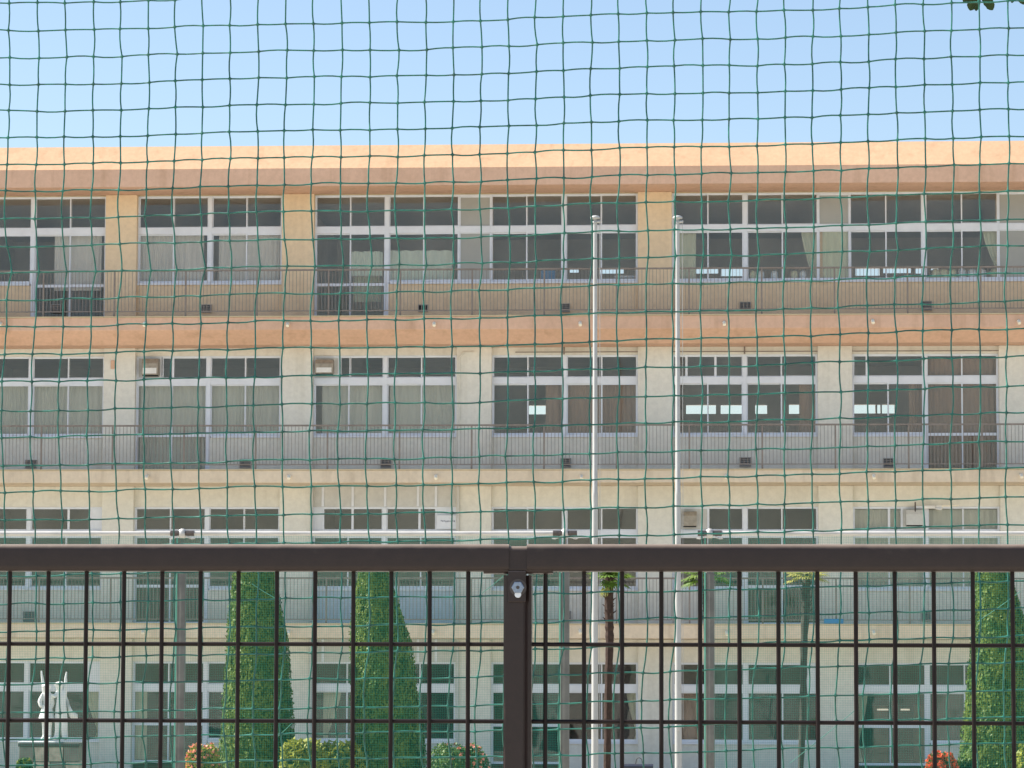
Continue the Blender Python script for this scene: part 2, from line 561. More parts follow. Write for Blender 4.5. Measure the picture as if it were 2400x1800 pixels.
# pillars (their top-floor lengths carry the tan paint)
GLAZED_PIL = {4: 3, 6: 3, 7: 3}    # at the top storey these pillars stand behind a narrow glazed panel
for i, (a, b_) in enumerate(PX):
    for k in range(4):
        z0 = FLOOR[k] if k else -0.05
        z1 = SOFF[k] - 0.003
        yy = YW if GLAZED_PIL.get(i) != k else YW + 0.30
        MB().box(a, b_, yy, YW + 0.5, z0, z1).build('pillar', MT['tan'] if k == 3 else MT['cream'], bld, bevel=0.012)

def ring(m, x0, x1, z0, z1, t, y0, y1):
    m.box(x0, x1, y0, y1, z0, z0 + t)
    m.box(x0, x1, y0, y1, z1 - t, z1)
    m.box(x0, x0 + t, y0, y1, z0 + t, z1 - t)
    m.box(x1 - t, x1, y0, y1, z0 + t, z1 - t)

def sash(win, x0, x1, z0, z1, y, t=0.035, pane='glass', mid=None, frame=True):
    if frame:
        m = MB()
        ring(m, x0, x1, z0, z1, t, y - 0.018, y + 0.018)
        if mid:
            m.box(x0 + t, x1 - t, y - 0.02, y + 0.016, mid - 0.035, mid + 0.035)
        m.build('sash', MT['alu'], win)
    if pane == 'glass':
        MB().box(x0 + t, x1 - t, y - 0.003, y + 0.003, z0 + t, z1 - t).build('pane', MT['glass'], win)
    else:
        MB().box(x0 + t, x1 - t, y - 0.006, y + 0.006, z0 + t, z1 - t).build('panel', MT[pane], win)

def bay(k, i, upper=None, doors=(False, False), lower=None, mull=None, lintel=None, spandrel=None):
    """window of the bay between pillar i and i+1 on storey k"""
    x0, x1 = PX[i][1], PX[i + 1][0]
    if GLAZED_PIL.get(i) == k:
        x0 = (PX[i][1] - 0.05)
    if GLAZED_PIL.get(i + 1) == k:
        x1 = (PX[i + 1][0] + 0.05)
    zh, tt, tbm, zs, zd = HEAD[k], TRT[k], TRB[k], SILL[k], DOORB[k]
    xm = (x0 + x1) / 2 if mull is None else wx(mull, k)
    w = MB()
    f = 0.024
    y0, y1 = YG - 0.05, YG + 0.06
    zb = [zd if d else zs for d in doors]
    w.box(x0, x1, y0, y1, zh - f, zh)                       # head
    w.box(x0, x0 + f, y0, y1, zb[0], zh - f)                # jambs
    w.box(x1 - f, x1, y0, y1, zb[1], zh - f)
    w.box(xm - 0.045, xm + 0.045, y0 - 0.012, y1, min(zb), zh - f)
    w.box(x0 + f, xm - 0.045, y0 - 0.006, y1, tbm, tt)      # transom
    w.box(xm + 0.045, x1 - f, y0 - 0.006, y1, tbm, tt)
    for s in (0, 1):
        a, b_ = ((x0 + f, xm - 0.045), (xm + 0.045, x1 - f))[s]
        w.box(a, b_, y0, y1, zb[s], zb[s] + (0.035 if not doors[s] else 0.03))
    win = w.build('window', MT['alu'], bld)
    # sill ledges
    for s in (0, 1):
        if not doors[s]:
            a, b_ = ((x0 - 0.0, xm - 0.07 if doors[1] else xm), (xm + (0.07 if doors[0] else 0), x1))[s]
            MB().box(a + 0.002, b_ - 0.002, YI - 0.04, YG + 0.05, zs - 0.05, zs - 0.002).build('sill', MT['alu'], win)
    # upper lights
    for s in (0, 1):
        a, b_ = ((x0 + f, xm - 0.045), (xm + 0.045, x1 - f))[s]
        u = (upper or {}).get(s)
        if u:
            for q0, q1, kind in u:
                sash(win, max(a, wx(q0, k)), min(b_, wx(q1, k)), tt, zh - f, YG, 0.028, kind)
        else:
            c = (a + b_) / 2
            sash(win, a, c + 0.02, tt, zh - f, YG + 0.02, 0.026)
            sash(win, c - 0.02, b_, tt, zh - f, YG - 0.02, 0.026)
    for s in (0, 1):
        a, b_ = ((x0 + f, xm - 0.045), (xm + 0.045, x1 - f))[s]
        c = (a + b_) / 2
        zb0 = zb[s] + (0.035 if not doors[s] else 0.03)
        mid = FLOOR[k] + 0.97 if doors[s] else None
        kinds = (lower or {}).get(s, ('glass', 'glass'))
        sash(win, a, c + 0.02, zb0, tbm, YG + 0.02, 0.03, kinds[0], mid)
        sash(win, c - 0.02, b_, zb0, tbm, YG - 0.02, 0.03, kinds[1], mid)
    # masonry of the bay
    wm = spandrel or ('tan' if k == 3 else 'cream')
    for s in (0, 1):
        if not doors[s]:
            a, b_ = ((x0, xm - 0.045 if doors[1] else xm), (xm + (0.045 if doors[0] else 0), x1))[s]
            MB().box(a, b_, YI, YW + 0.34, FLOOR[k] - 0.02 if k else -0.05, zs - 0.052).build('spandrel_wall', MT[wm], bld)
    lm = lintel or ('soffit' if k == 3 else 'cream')
    if SOFF[k] - zh > 0.02:
        MB().box(x0, x1, YI - 0.02, YW + 0.34, zh + 0.001, SOFF[k] - 0.003).build('lintel_wall', MT[lm], bld)
    return win

UP = 'glass'
SPEC = {
    (3, 2): dict(doors=(False, False)), (3, 1): dict(doors=(False, True)),
    (3, 3): dict(doors=(True, False)),
    (2, 2): dict(doors=(True, False), upper={0: [(319, 378, 'panel'), (380, 405, UP), (405, 520, UP)]}),
    (2, 3): dict(upper={0: [(735, 794, 'panel'), (797, 821, UP), (820, 940, UP)]}),
    (2, 5): dict(upper={0: [(1575, 1609, UP), (1609, 1677, UP), (1677, 1780, UP)]}),
    (2, 6): dict(doors=(False, True), upper={0: [(2000, 2032, UP), (2032, 2200, UP)]}),
    (1, 1): dict(upper={1: [(40, 160, UP), (160, 212, UP), (212, 280, 'board')]}),
    (1, 2): dict(doors=(True, False)),
    (1, 3): dict(lintel='panel', spandrel='bluepanel', upper={0: [(735, 757, 'board'), (757, 826, UP), (826, 940, UP)], 1: [(880, 983, UP), (983, 1022, UP), (1022, 1110, 'board')]}),
    (1, 5): dict(doors=(False, True), upper={0: [(1578, 1660, 'panel'), (1660, 1780, UP)]}),
    (1, 6): dict(upper={0: [(2000, 2084, UP), (2084, 2114, UP), (2114, 2200, 'panel')]}),
    (0, 1): dict(upper={1: [(40, 205, UP), (205, 280, 'board')]}),
    (0, 2): dict(doors=(True, False)),
    (0, 3): dict(lintel='panel', spandrel='panel'),
    (0, 4): dict(doors=(True, False)),
    (0, 5): dict(upper={1: [(1720, 1890, UP), (1890, 1950, 'board')]}),
    (0, 6): dict(doors=(True, False)),
}
for k in range(4):
    for i in range(0, 9):
        bay(k, i, **SPEC.get((k, i), {}))

# narrow glazed panels in front of three top-floor pillars
for i in (4, 6, 7):
    a, b_ = PX[i][0] + 0.052, PX[i][1] - 0.052
    win = MB().box(a, b_, YG - 0.05, YG + 0.06, HEAD[3] - 0.05, HEAD[3]).build('window', MT['alu'], bld)
    MB().box(a, b_, YG - 0.056, YG + 0.06, TRB[3], TRT[3]).build('transom', MT['alu'], win)
    MB().box(a, b_, YG - 0.05, YG + 0.06, SILL[3], SILL[3] + 0.05).build('bottom_rail', MT['alu'], win)
    MB().box(a + 0.002, b_ - 0.002, YI - 0.04, YG + 0.05, SILL[3] - 0.05, SILL[3] - 0.002).build('sill', MT['alu'], win)
    kind = 'frost' if i != 6 else 'glass'
    sash(win, a, b_, TRT[3], HEAD[3] - 0.05, YG, 0.02, 'frost')
    sash(win, a, b_, SILL[3] + 0.05, TRB[3], YG, 0.02, kind)
    MB().box(a, b_, YI, YW + 0.29, FLOOR[3] - 0.02, SILL[3] - 0.052).build('spandrel_wall', MT['tan'], bld)
    MB().box(a, b_, YI - 0.02, YW + 0.29, HEAD[3] + 0.001, SOFF[3] - 0.003).build('lintel_wall', MT['soffit'], bld)

# mullions of the grey panel bay on the lower storeys
for k in (0, 1):
    for px in (757, 827, 903, 980, 1022):
        x = wx(px, k)
        MB().box(x - 0.03, x + 0.03, YI - 0.045, YI - 0.022, HEAD[k] + 0.002, SOFF[k] - 0.004).build('panel_batten', MT['alu'], bld)

# balconies and eave
def balcony(k, prof, mat):
    return MB().prism_x(prof, BX0 - 0.3, BX1 + 0.3).build('balcony', MT[mat], bld, bevel=0.01)
YE = YW + 0.33
b4 = balcony(3, [(YB, FLOOR[3]), (YB, Z(771, YB)), (YB + 0.55, SOFF[2]), (YE, SOFF[2]), (YE, FLOOR[3])], 'salmon')
b3 = balcony(2, [(YB, FLOOR[2]), (YB, SOFF[1]), (YE, SOFF[1]), (YE, FLOOR[2])], 'peach')
b2 = balcony(1, [(YB, FLOOR[1]), (YB, SOFF[0]), (YE, SOFF[0]), (YE, FLOOR[1])], 'peach')
z391, zt = Z(391, YB), Z(338, YB + 0.62)
MB().prism_x([(YB, z391), (YB, EAVE), (YE, EAVE), (YE, zt - 0.3), (YB + 0.95, zt - 0.05), (YB + 0.63, zt - 0.04), (YB + 0.03, z391 - 0.01)], BX0 - 0.3, BX1 + 0.3).build('roof_eave', MT['salmon'], bld)
MB().prism_x([(YB - 0.004, z391 - 0.004), (YB + 0.62, zt), (YB + 0.97, zt - 0.012), (YB + 0.97, zt - 0.045), (YB + 0.632, zt - 0.035), (YB + 0.035, z391 - 0.004)], BX0 - 0.3, BX1 + 0.3).build('coping', MT['coping'], bld)
# kerb strip where the railing stands
for k, bal in ((1, b2), (2, b3), (3, b4)):
    MB().box(BX0 - 0.3, BX1 + 0.3, YB - 0.015, YB + 0.14, FLOOR[k] + 0.001, FLOOR[k] + 0.03).build('drip_kerb', MT['soffit'], bal)
# drain spouts
for bal, pts in ((b4, [(2, 760), (340, 760), (675, 761), (1018, 760), (1360, 759), (1697, 758), (2045, 754), (2387, 755)]),
                 (b3, [(345, 1118), (678, 1118), (1022, 1118), (1363, 1118), (1702, 1117), (2047, 1117), (2393, 1115)]),
                 (b2, [(337, 1480), (677, 1482), (1015, 1481), (1360, 1480), (1703, 1483), (2047, 1482)])):
    for px, py in pts:
        c = P(px, py, YB)
        MB().tube([(c.x, YB + 0.05, c.z + 0.02), (c.x, YB - 0.10, c.z + 0.015), (c.x + 0.008, YB - 0.16, c.z - 0.05)], 0.042, 8).build('drain_spout', MT['spout'], bal, smooth=True)

# low wall vents
VENTS = {3: [(472, 496, 714, 733), (980, 1003, 714, 731), (1314, 1336, 712, 732), (1733, 1760, 708, 728), (2160, 2184, 706, 728), (120, 143, 714, 733)],
         2: [(60, 86, 1078, 1098), (562, 588, 1076, 1097), (892, 917, 1077, 1097), (1314, 1338, 1074, 1096), (1733, 1760, 1072, 1094), (2070, 2094, 1074, 1096)],
         1: [(55, 81, 1433, 1458), (1316, 1338, 1432, 1456), (2160, 2181, 1432, 1456), (590, 612, 1450, 1462)]}
for k, L in VENTS.items():
    for n_, (a, b_, c, d) in enumerate(L):
        p, q = P(a, c, YI), P(b_, d, YI)
        black = (k == 3 and n_ == 1)
        m = MB()
        if black:
            ring(m, p.x, q.x, q.z, p.z, 0.02, YI - 0.03, YI + 0.001)
            v = m.build('vent', MT['vent'], bld)
            MB().box(p.x + 0.021, q.x - 0.021, YI - 0.012, YI - 0.002, q.z + 0.021, p.z - 0.021).build('vent_opening', MT['ventblack'], v)
            xm = (p.x * 2 + q.x) / 3
            MB().box(xm, xm + 0.02, YI - 0.028, YI - 0.014, q.z + 0.021, p.z - 0.021).build('vent_bar', MT['vent'], v)
        else:
            ring(m, p.x, q.x, q.z, p.z, 0.018, YI - 0.05, YI + 0.001)
            m.box(p.x + 0.019, q.x - 0.019, YI - 0.012, YI - 0.001, q.z + 0.019, p.z - 0.019)
            v = m.build('vent', MT['vent'], bld)
            h = (p.z - q.z - 0.04) / 4
            for s in range(4):
                zz = q.z + 0.02 + h * s
                MB().prism_x([(YI - 0.046, zz + 0.004), (YI - 0.014, zz + h * 0.8), (YI - 0.014, zz + h * 0.8 + 0.008), (YI - 0.046, zz + 0.012)], p.x + 0.02, q.x - 0.02).build('louvre', MT['vent'], v)

# exhaust hoods in the window panels
for (px0, px1, py0, py1, mt, fl) in ((337, 374, 843, 881, 'hood', 2), (742, 783, 845, 878, 'hood', 2), (1599, 1633, 1200, 1234, 'hood', 1), (2122, 2162, 1196, 1232, 'panel', 1)):
    p, q = P(px0, py0, YG), P(px1, py1, YG)
    h = p.z - q.z
    y0 = YG - 0.30
    v = MB().prism_x([(YG - 0.02, p.z), (y0 + 0.06, p.z), (y0, p.z - h * 0.3), (y0, q.z), (y0 + 0.02, q.z), (YG - 0.02, q.z + 0.01)], p.x, q.x).build('exhaust_hood', MT[mt], bld, bevel=0.01)
    MB().box(p.x + 0.03, q.x - 0.03, y0 - 0.006, y0 - 0.001, q.z + 0.03, q.z + h * 0.42).build('hood_flap', MT['hoodwhite'] if fl == 2 else MT[mt], v)
    MB().box(p.x + 0.015, q.x - 0.015, y0 + 0.021, YG - 0.03, q.z - 0.02, q.z - 0.001).build('hood_slot', MT['ventblack'], v)

# conduits
c0, c1 = P(1205, 815, YW - 0.5), P(2420, 812, YW - 0.5)
cz = SOFF[2] - 0.03
m = MB().tube([(c0.x, YI - 0.1, cz - 0.10), (c1.x, YI - 0.1, cz - 0.10)], 0.012, 5)
m.build('conduit', MT['rail'], bld)
for px in (1322, 1540, 1745, 1957, 2380):
    x = P(px, 820, YI - 0.1).x
    MB().tube([(x, YI - 0.1, cz + 0.02), (x, YI - 0.1, cz - 0.16)], 0.022, 6).build('conduit_hook', MT['rail'], bld)
x = P(1077, 850, YW).x
MB().tube([(x + 0.35, YW - 0.03, SOFF[2] - 0.13), (x + 0.1, YW - 0.03, SOFF[2] - 0.14), (x, YW - 0.03, SOFF[2] - 0.26), (x, YW - 0.03, FLOOR[2] + 1.05)], 0.016, 6).build('conduit', MT['cream'], bld)
x = P(265, 845, YW).x
MB().box(x - 0.05, x + 0.05, YW - 0.05, YW - 0.001, Z(862, YW), Z(842, YW)).build('bell_box', MT['salmon'], bld, bevel=0.01)
# downpipe beside the grey panel bay
for px in (731, 1074):
    x = P(px, 1180, YW).x
    MB().tube([(x, YW - 0.04, 0.05), (x, YW - 0.04, SOFF[1] - 0.01)] if False else [(x, YW - 0.045, 0.02), (x, YW - 0.045, SOFF[0] - 0.01)], 0.035, 8).build('downpipe', MT['panel'], bld, smooth=True)
    MB().tube([(x, YW - 0.045, FLOOR[1] + 0.001), (x, YW - 0.045, SOFF[1] - 0.01)], 0.035, 8).build('downpipe', MT['panel'], bld, smooth=True)

# ------------------------------------------------------------------ balcony railings
RT = {1: Z(1353, YB), 2: Z(994, YB), 3: Z(628, YB)}
RB = {1: Z(1452, YB), 2: Z(1088, YB), 3: Z(726, YB)}
step = (P(1445, 950, YB).x - P(1275, 950, YB).x)
xbase = P(1275, 950, YB).x
YRL = YB + 0.06
for k in (1, 2, 3):
    rl = thing('balcony_railing', 'dark steel bar railing along the balcony of the %s' % FL_NAME[k], 'railing', (0, YRL, FLOOR[k]), 'balcony railings of the school')
    MB().box(BX0 - 0.25, BX1 + 0.25, YRL - 0.022, YRL + 0.022, RT[k] - 0.04, RT[k]).build('top_rail', MT['rail'], rl)
    MB().box(BX0 - 0.25, BX1 + 0.25, YRL - 0.012, YRL + 0.012, RB[k] - 0.012, RB[k] + 0.012).build('bottom_rail', MT['rail'], rl)
    bar = MB().box(-0.0055, 0.0055, -0.0055, 0.0055, RB[k] - FLOOR[k] + 0.012, RT[k] - FLOOR[k] - 0.041).mesh('baluster', MT['rail'])
    pst = MB().box(-0.02, 0.02, -0.02, 0.02, 0.036, RT[k] - FLOOR[k] - 0.041).mesh('post', MT['rail'])
    rest = MB()
    ip = int(math.floor((BX0 - xbase) / step)) + 1
    bars = []
    while xbase + ip * step < BX1:
        xp = xbase + ip * step
        o = bpy.data.objects.new('post', pst)
        COL.objects.link(o); o.parent = rl; o.location = (xp, 0, 0)
        for q in range(1, 20):
            xx = xp + step * q / 20
            if xx < BX1:
                bars.append(xx)
        ip += 1
    xc = P(1200, 950, YB).x
    bars.sort(key=lambda v: abs(v - xc))
    for xx in bars[:298]:
        o = bpy.data.objects.new('baluster', bar)
        COL.objects.link(o); o.parent = rl; o.location = (xx, 0, 0)
    for xx in bars[298:]:
        rest.box(xx - 0.0055, xx + 0.0055, YRL - 0.0055, YRL + 0.0055, RB[k] + 0.012, RT[k] - 0.041)
    struct(rest.build('balusters_beyond', MT['rail'], rl), 'stuff')

# ------------------------------------------------------------------ curtains
BAYN = ['', 'leftmost bay in view', 'second bay from the left', 'third bay from the left', 'bay left of the flagpoles', 'bay right of the flagpoles', 'rightmost full bay', 'bay at the right edge']
def curtain(k, px0, px1, mat, desc, zt=None, zb=None, tie=0, dy=0.16, wl=0.13, amp=0.028, mid=None):
    x0, x1 = P(px0, YREF[k], YG + dy).x, P(px1, YREF[k], YG + dy).x
    zt = zt if zt is not None else TRB[k] + 0.02
    zb = zb if zb is not None else SILL[k] - 0.15
    wl *= rnd.uniform(0.75, 1.35)
    amp *= rnd.uniform(0.8, 1.3)
    rows, cols = 12, max(10, int((x1 - x0) / wl * 8))
    w1, w2, w3 = rnd.uniform(0.4, 1.1), rnd.uniform(0, 6), rnd.uniform(2.0, 5.0)
    m = MB()
    ph = rnd.random() * 6
    jit = [rnd.uniform(-0.5, 0.5) for _ in range(cols + 1)]
    for r in range(rows + 1):
        t = r / rows
        z = zt + (zb - zt) * t
        if tie:
            tm = 0.72 if mid is None else mid
            if t < tm:
                wf = 1.0 - 0.78 * (t / tm) ** 1.4
            else:
                wf = 0.22 + 0.35 * ((t - tm) / (1 - tm))
        else:
            wf = 1.0 - 0.02 * math.sin(3 * t)
        for c in range(cols + 1):
            s = c / cols
            if tie < 0:
                xx = x0 + (x1 - x0) * s * wf
            elif tie > 0:
                xx = x1 - (x1 - x0) * (1 - s) * wf
            else:
                xx = x0 + (x1 - x0) * s
            yy = YG + dy + amp * (0.6 + 0.4 * t) * (0.65 + 0.35 * math.sin(w2 + s * 9 * w1)) * math.sin(ph + (s + 0.10 * w1 * math.sin(w2 + w3 * s * 2) * (0.4 + 0.6 * t)) * (x1 - x0) / wl * 2 * math.pi + jit[c] * 0.5)
            m.v.append((xx, yy, z))
    C1 = cols + 1
    for r in range(rows):
        for c in range(cols):
            m.f.append((r * C1 + c, r * C1 + c + 1, (r + 1) * C1 + c + 1, (r + 1) * C1 + c))
    o = m.build('curtain', MT[mat], smooth=True)
    return tag(o, desc, 'curtain', 'curtains behind the school windows')

T, U3, S2, G1 = 3, 2, 1, 0
CUR = [
    (T, 128, 238, 'curtain', 'pale grey curtain behind the top floor balcony door at the far left', {}),
    (T, 318, 478, 'curtain', 'pale grey pleated curtain closing the left half of the second top floor window', {}),
    (T, 513, 655, 'curtain', 'pale grey pleated curtain right of the dark gap in the second top floor window', {}),
    (T, 1580, 1631, 'curtaingreen', 'pale green curtain bunched at the right flagpole behind the top floor window', {}),
    (T, 1878, 1920, 'curtaingreen', 'tied back pale green curtain left of the narrow curtained panel on the top floor', dict(tie=1, mid=0.95)),
    (T, 1928, 1990, 'curtaingreen', 'pale green curtain filling the narrow panel between two top floor windows', dict(dy=0.05, amp=0.012)),
    (T, 2303, 2346, 'curtaingreen', 'tied back cream green curtain at the right end of the rightmost full top floor window', dict(tie=1)),
    (T, 2360, 2420, 'curtaindull', 'flat grey curtain behind the top floor panel at the right edge', dict(dy=0.05, amp=0.006)),
    (U3, -90, 75, 'curtaindull', 'dull green grey curtain at the left edge of the third floor', {}),
    (U3, 80, 242, 'curtaindull', 'dull green grey curtain left of the first pillar on the third floor', {}),
    (U3, 326, 484, 'curtaindull', 'long dull green grey curtain behind the left third floor balcony door', dict(zb=FLOOR[2] + 0.06)),
    (U3, 497, 657, 'curtaindull', 'dull green grey curtain right of the left third floor balcony door', {}),
    (U3, 755, 903, 'curtaindull', 'dull green grey curtain beside a dark slit in the third bay of the third floor', {}),
    (U3, 914, 1069, 'curtaindull', 'dull green grey curtain in the right half of the third bay on the third floor', {}),
    (U3, 1279, 1318, 'curtainbrown', 'narrow brown curtain beside the white rectangle on the third floor', {}),
    (U3, 1329, 1494, 'curtainbrown', 'brown pleated curtain behind the left flagpole on the third floor', {}),
    (U3, 1873, 1917, 'curtainbrown', 'brown curtain at the right end of the third floor window right of the flagpoles', {}),
    (U3, 2130, 2162, 'curtainbrown', 'narrow brown curtain just left of the right third floor balcony door', {}),
    (U3, 2174, 2342, 'curtainbrown', 'long brown curtain behind the right third floor balcony door', dict(zb=FLOOR[2] + 0.06, zt=HEAD[2] - 0.1)),
    (S2, 322, 483, 'curtaindark', 'long dark curtain behind the left second floor balcony door', dict(zb=FLOOR[1] + 0.06)),
    (S2, 2000, 2165, 'curtaindull', 'grey green curtain in the left half of the rightmost second floor window', dict(zt=HEAD[1] - 0.06)),
    (S2, 2176, 2342, 'curtaindull', 'grey green curtain in the right half of the rightmost second floor window', dict(zt=HEAD[1] - 0.06)),
    (S2, 1745, 1910, 'curtaindark', 'long dark curtain behind the second floor door beside the dark palm trunk', dict(zb=FLOOR[1] + 0.06)),
    (G1, 200, 238, 'curtaingreen', 'tied back yellowish curtain right of the white statue on the ground floor', dict(tie=1)),
    (G1, 318, 345, 'curtaingreen', 'narrow pale curtain at the left jamb of the leftmost ground floor door', dict(zb=0.3)),
    (G1, 758, 800, 'curtaingreen', 'tied back pale curtain between the two clipped trees on the ground floor', dict(tie=-1, mid=0.8)),
    (G1, 1468, 1497, 'curtaingreen', 'tied back pale curtain behind the palm between the flagpoles on the ground floor', dict(tie=1)),
    (G1, 2006, 2034, 'curtaingreen', 'tied back pale curtain at the left side of the rightmost ground floor door', dict(tie=-1, zb=0.3)),
    (G1, 1580, 1640, 'curtainbrown', 'dark brown curtain in the ground floor window right of the right flagpole', dict()),
    (G1, 2195, 2290, 'curtaindark', 'dark curtain in the ground floor window beside the rightmost clipped tree', dict()),
]
for k, a, b_, mt, desc, kw in CUR:
    curtain(k, a, b_, mt, desc, **kw)

# mint cloth with a scalloped upper edge inside the top floor
def cloth(px0, px1, py0, py1, dy, mat, scal=0.02, k=3):
    Y = YG + dy
    x0, x1 = P(px0, py0, Y).x, P(px1, py0, Y).x
    zt, zb = P(px0, py0, Y).z, P(px0, py1, Y).z
    m = MB()
    cols, rows = 60, 5
    for r in range(rows + 1):
        for c in range(cols + 1):
            s, t = c / cols, r / rows
            sag = scal * abs(math.sin(s * math.pi * max(1, round((x1 - x0) / 0.32)))) if r == 0 else 0
            m.v.append((x0 + (x1 - x0) * s, Y + 0.02 * math.sin(s * 40 + t), zt + (zb - zt) * t - scal + sag))
    for r in range(rows):
        for c in range(cols):
            a = r * (cols + 1) + c
            m.f.append((a, a + 1, a + cols + 2, a + cols + 1))
    return m.build('hanging_cloth', MT[mat], smooth=True)
tag(cloth(822, 897, 589, 645, 0.22, 'mint'), 'pale mint cloth hung behind the top floor balcony door, left of the white mullion', 'cloth', 'mint cloths on the top floor')
tag(cloth(905, 1060, 587, 672, 0.22, 'mint'), 'wide pale mint cloth with scalloped edge hung in the top floor window', 'cloth', 'mint cloths on the top floor')
tag(cloth(828, 893, 648, 706, 0.6, 'curtaingreen'), 'yellow green cloth low behind the glass of the top floor balcony door', 'cloth')
tag(cloth(80, 240, 668, 742, 0.6, 'curtaindark'), 'dark cloth low behind the leftmost top floor balcony door', 'cloth')

# small things on the top-floor sills
def cushion(px, py0, py1, w, mat, label):
    Y = YG + 0.16
    c, t = P(px, py1, Y), P(px, py0, Y)
    hw = w * 0.5 * 0.0105
    m = MB()
    n = 14
    pr = []
    for a in range(n + 1):
        an = math.pi * a / n
        pr.append((hw * math.cos(an) * (1.0), (t.z - c.z - hw * 0.9) + hw * 0.9 * math.sin(an)))
    pr = [(hw * 0.94, 0.0)] + pr + [(-hw * 0.94, 0.0)]
    for yy, sc in ((-0.05, 0.86), (-0.025, 1.0), (0.025, 1.0), (0.05, 0.86)):
        for a, b_ in pr:
            m.v.append((c.x + a * sc, Y + yy, c.z + b_ * (0.97 if sc < 1 else 1)))
    L = len(pr)
    for r in range(3):
        for a in range(L):
            b2_ = (a + 1) % L
            m.f.append((r * L + a, r * L + b2_, (r + 1) * L + b2_, (r + 1) * L + a))
    m.f.append(tuple(range(L)))
    m.f.append(tuple(3 * L + a for a in reversed(range(L))))
    return tag(m.build('cushion', MT[mat], smooth=True), label, 'cushion', 'pale cushions on the top floor sills')
ORD = ['first', 'second', 'third', 'fourth', 'fifth', 'sixth', 'seventh', 'eighth']
for n_, (px, mt) in enumerate(((1765, 'paleolive'), (1783, 'paleblue'), (1815, 'paleblue'), (1862, 'paleolive'), (1882, 'paleblue'))):
    cushion(px, 634, 672, 17, mt, '%s pale rounded cushion from the left on the top floor sill right of the flagpoles' % ORD[n_])
for n_, (px, mt) in enumerate(((2193, 'paleolive'), (2213, 'paleolive'), (2233, 'paleolive'), (2255, 'paleblue'), (2279, 'paleblue'), (2302, 'paleblue'), (2330, 'paleolive'))):
    cushion(px, 630, 672, 20, mt, '%s pale rounded cushion from the left in the rightmost full top floor window' % ORD[n_])
c = P(1285, 668, YG + 0.4)
m = MB().box(c.x - 0.19, c.x + 0.19, YG + 0.3, YG + 0.5, c.z - 0.1, c.z + 0.36)
tag(m.build('storage_box', MT['blue'], bevel=0.03), 'blue plastic box on the sill of the top floor window left of the flagpoles', 'box')
c, d = P(1440, 652, YG + 0.4), P(1492, 644, YG + 0.4)
tag(MB().prism_x([(YG + 0.3, c.z), (YG + 0.34, c.z + 0.06), (YG + 0.5, c.z + 0.05), (YG + 0.5, c.z)], c.x, d.x).build('paper_stack', MT['board'], bevel=0.006), 'flat pale stack of paper on the top floor sill by the left flagpole', 'paper')

# notice board with worn lettering on the grey panel bay, paper notices on the third floor
a, b_ = P(1024, 1208, YG - 0.05), P(1072, 1240, YG - 0.05)
nb = thing('notice_board', 'white notice board with one faded line of lettering beside the second floor windows', 'notice board', (a.x, YG - 0.09, b_.z))
MB().box(a.x, b_.x, YG - 0.10, YG - 0.075, b_.z, a.z).build('board', MT['board'], nb)
xx = a.x + 0.10
while xx < b_.x - 0.06:
    w_ = rnd.uniform(0.015, 0.035)
    zc = a.z - 0.14 + rnd.uniform(-0.008, 0.008)
    MB().box(xx, xx + w_, YG - 0.104, YG - 0.101, zc - rnd.uniform(0.012, 0.028), zc + rnd.uniform(0.008, 0.02)).build('letter_mark', MT['ink'], nb)
    xx += w_ + 0.012

# blue mat on the second floor balcony edge
a, b_ = P(1931, 1452, YB - 0.02), P(1977, 1463, YB - 0.02)
tag(MB().box(a.x, b_.x, YB - 0.03, YB + 0.03, FLOOR[1] + 0.037, FLOOR[1] + 0.15).build('folded_mat', MT['blue'], bevel=0.02), 'flat blue folded mat lying on the second floor balcony edge', 'mat')

# ground floor interior panels with tube lights
gp = P(2100, 1700, YW + 5)
m = MB().box(P(2045, 1650, YW + 5).x, P(2080, 1650, YW + 5).x, YW + 5, YW + 5.3, 0.2, Z(1650, YW + 5))
tag(m.build('wooden_cupboard', MT['lampwarm'], bevel=0.01), 'brown cupboard standing inside the rightmost ground floor door', 'cupboard')
m = MB().box(P(2142, 1650, YW + 5).x, P(2170, 1650, YW + 5).x, YW + 5, YW + 5.3, 0.2, Z(1648, YW + 5))
tag(m.build('wooden_locker', MT['lampwarm'], bevel=0.01), 'narrow brown locker inside the rightmost ground floor door, right of the cupboard', 'locker')
for a, b_ , lb in ((2056, 2082, 'short warm tube lamp glowing inside the rightmost ground floor door, left of its white stile'), (2111, 2132, 'short warm tube lamp glowing inside the rightmost ground floor door, right of its white stile')):
    p, q = P(a, 1663, YW + 4.6), P(b_, 1663, YW + 4.6)
    tag(MB().tube([(p.x, p.y, p.z), (q.x, p.y, p.z)], 0.022, 8).build('tube_lamp', MT['tube']), lb, 'lamp', 'tube lamps on the ground floor')

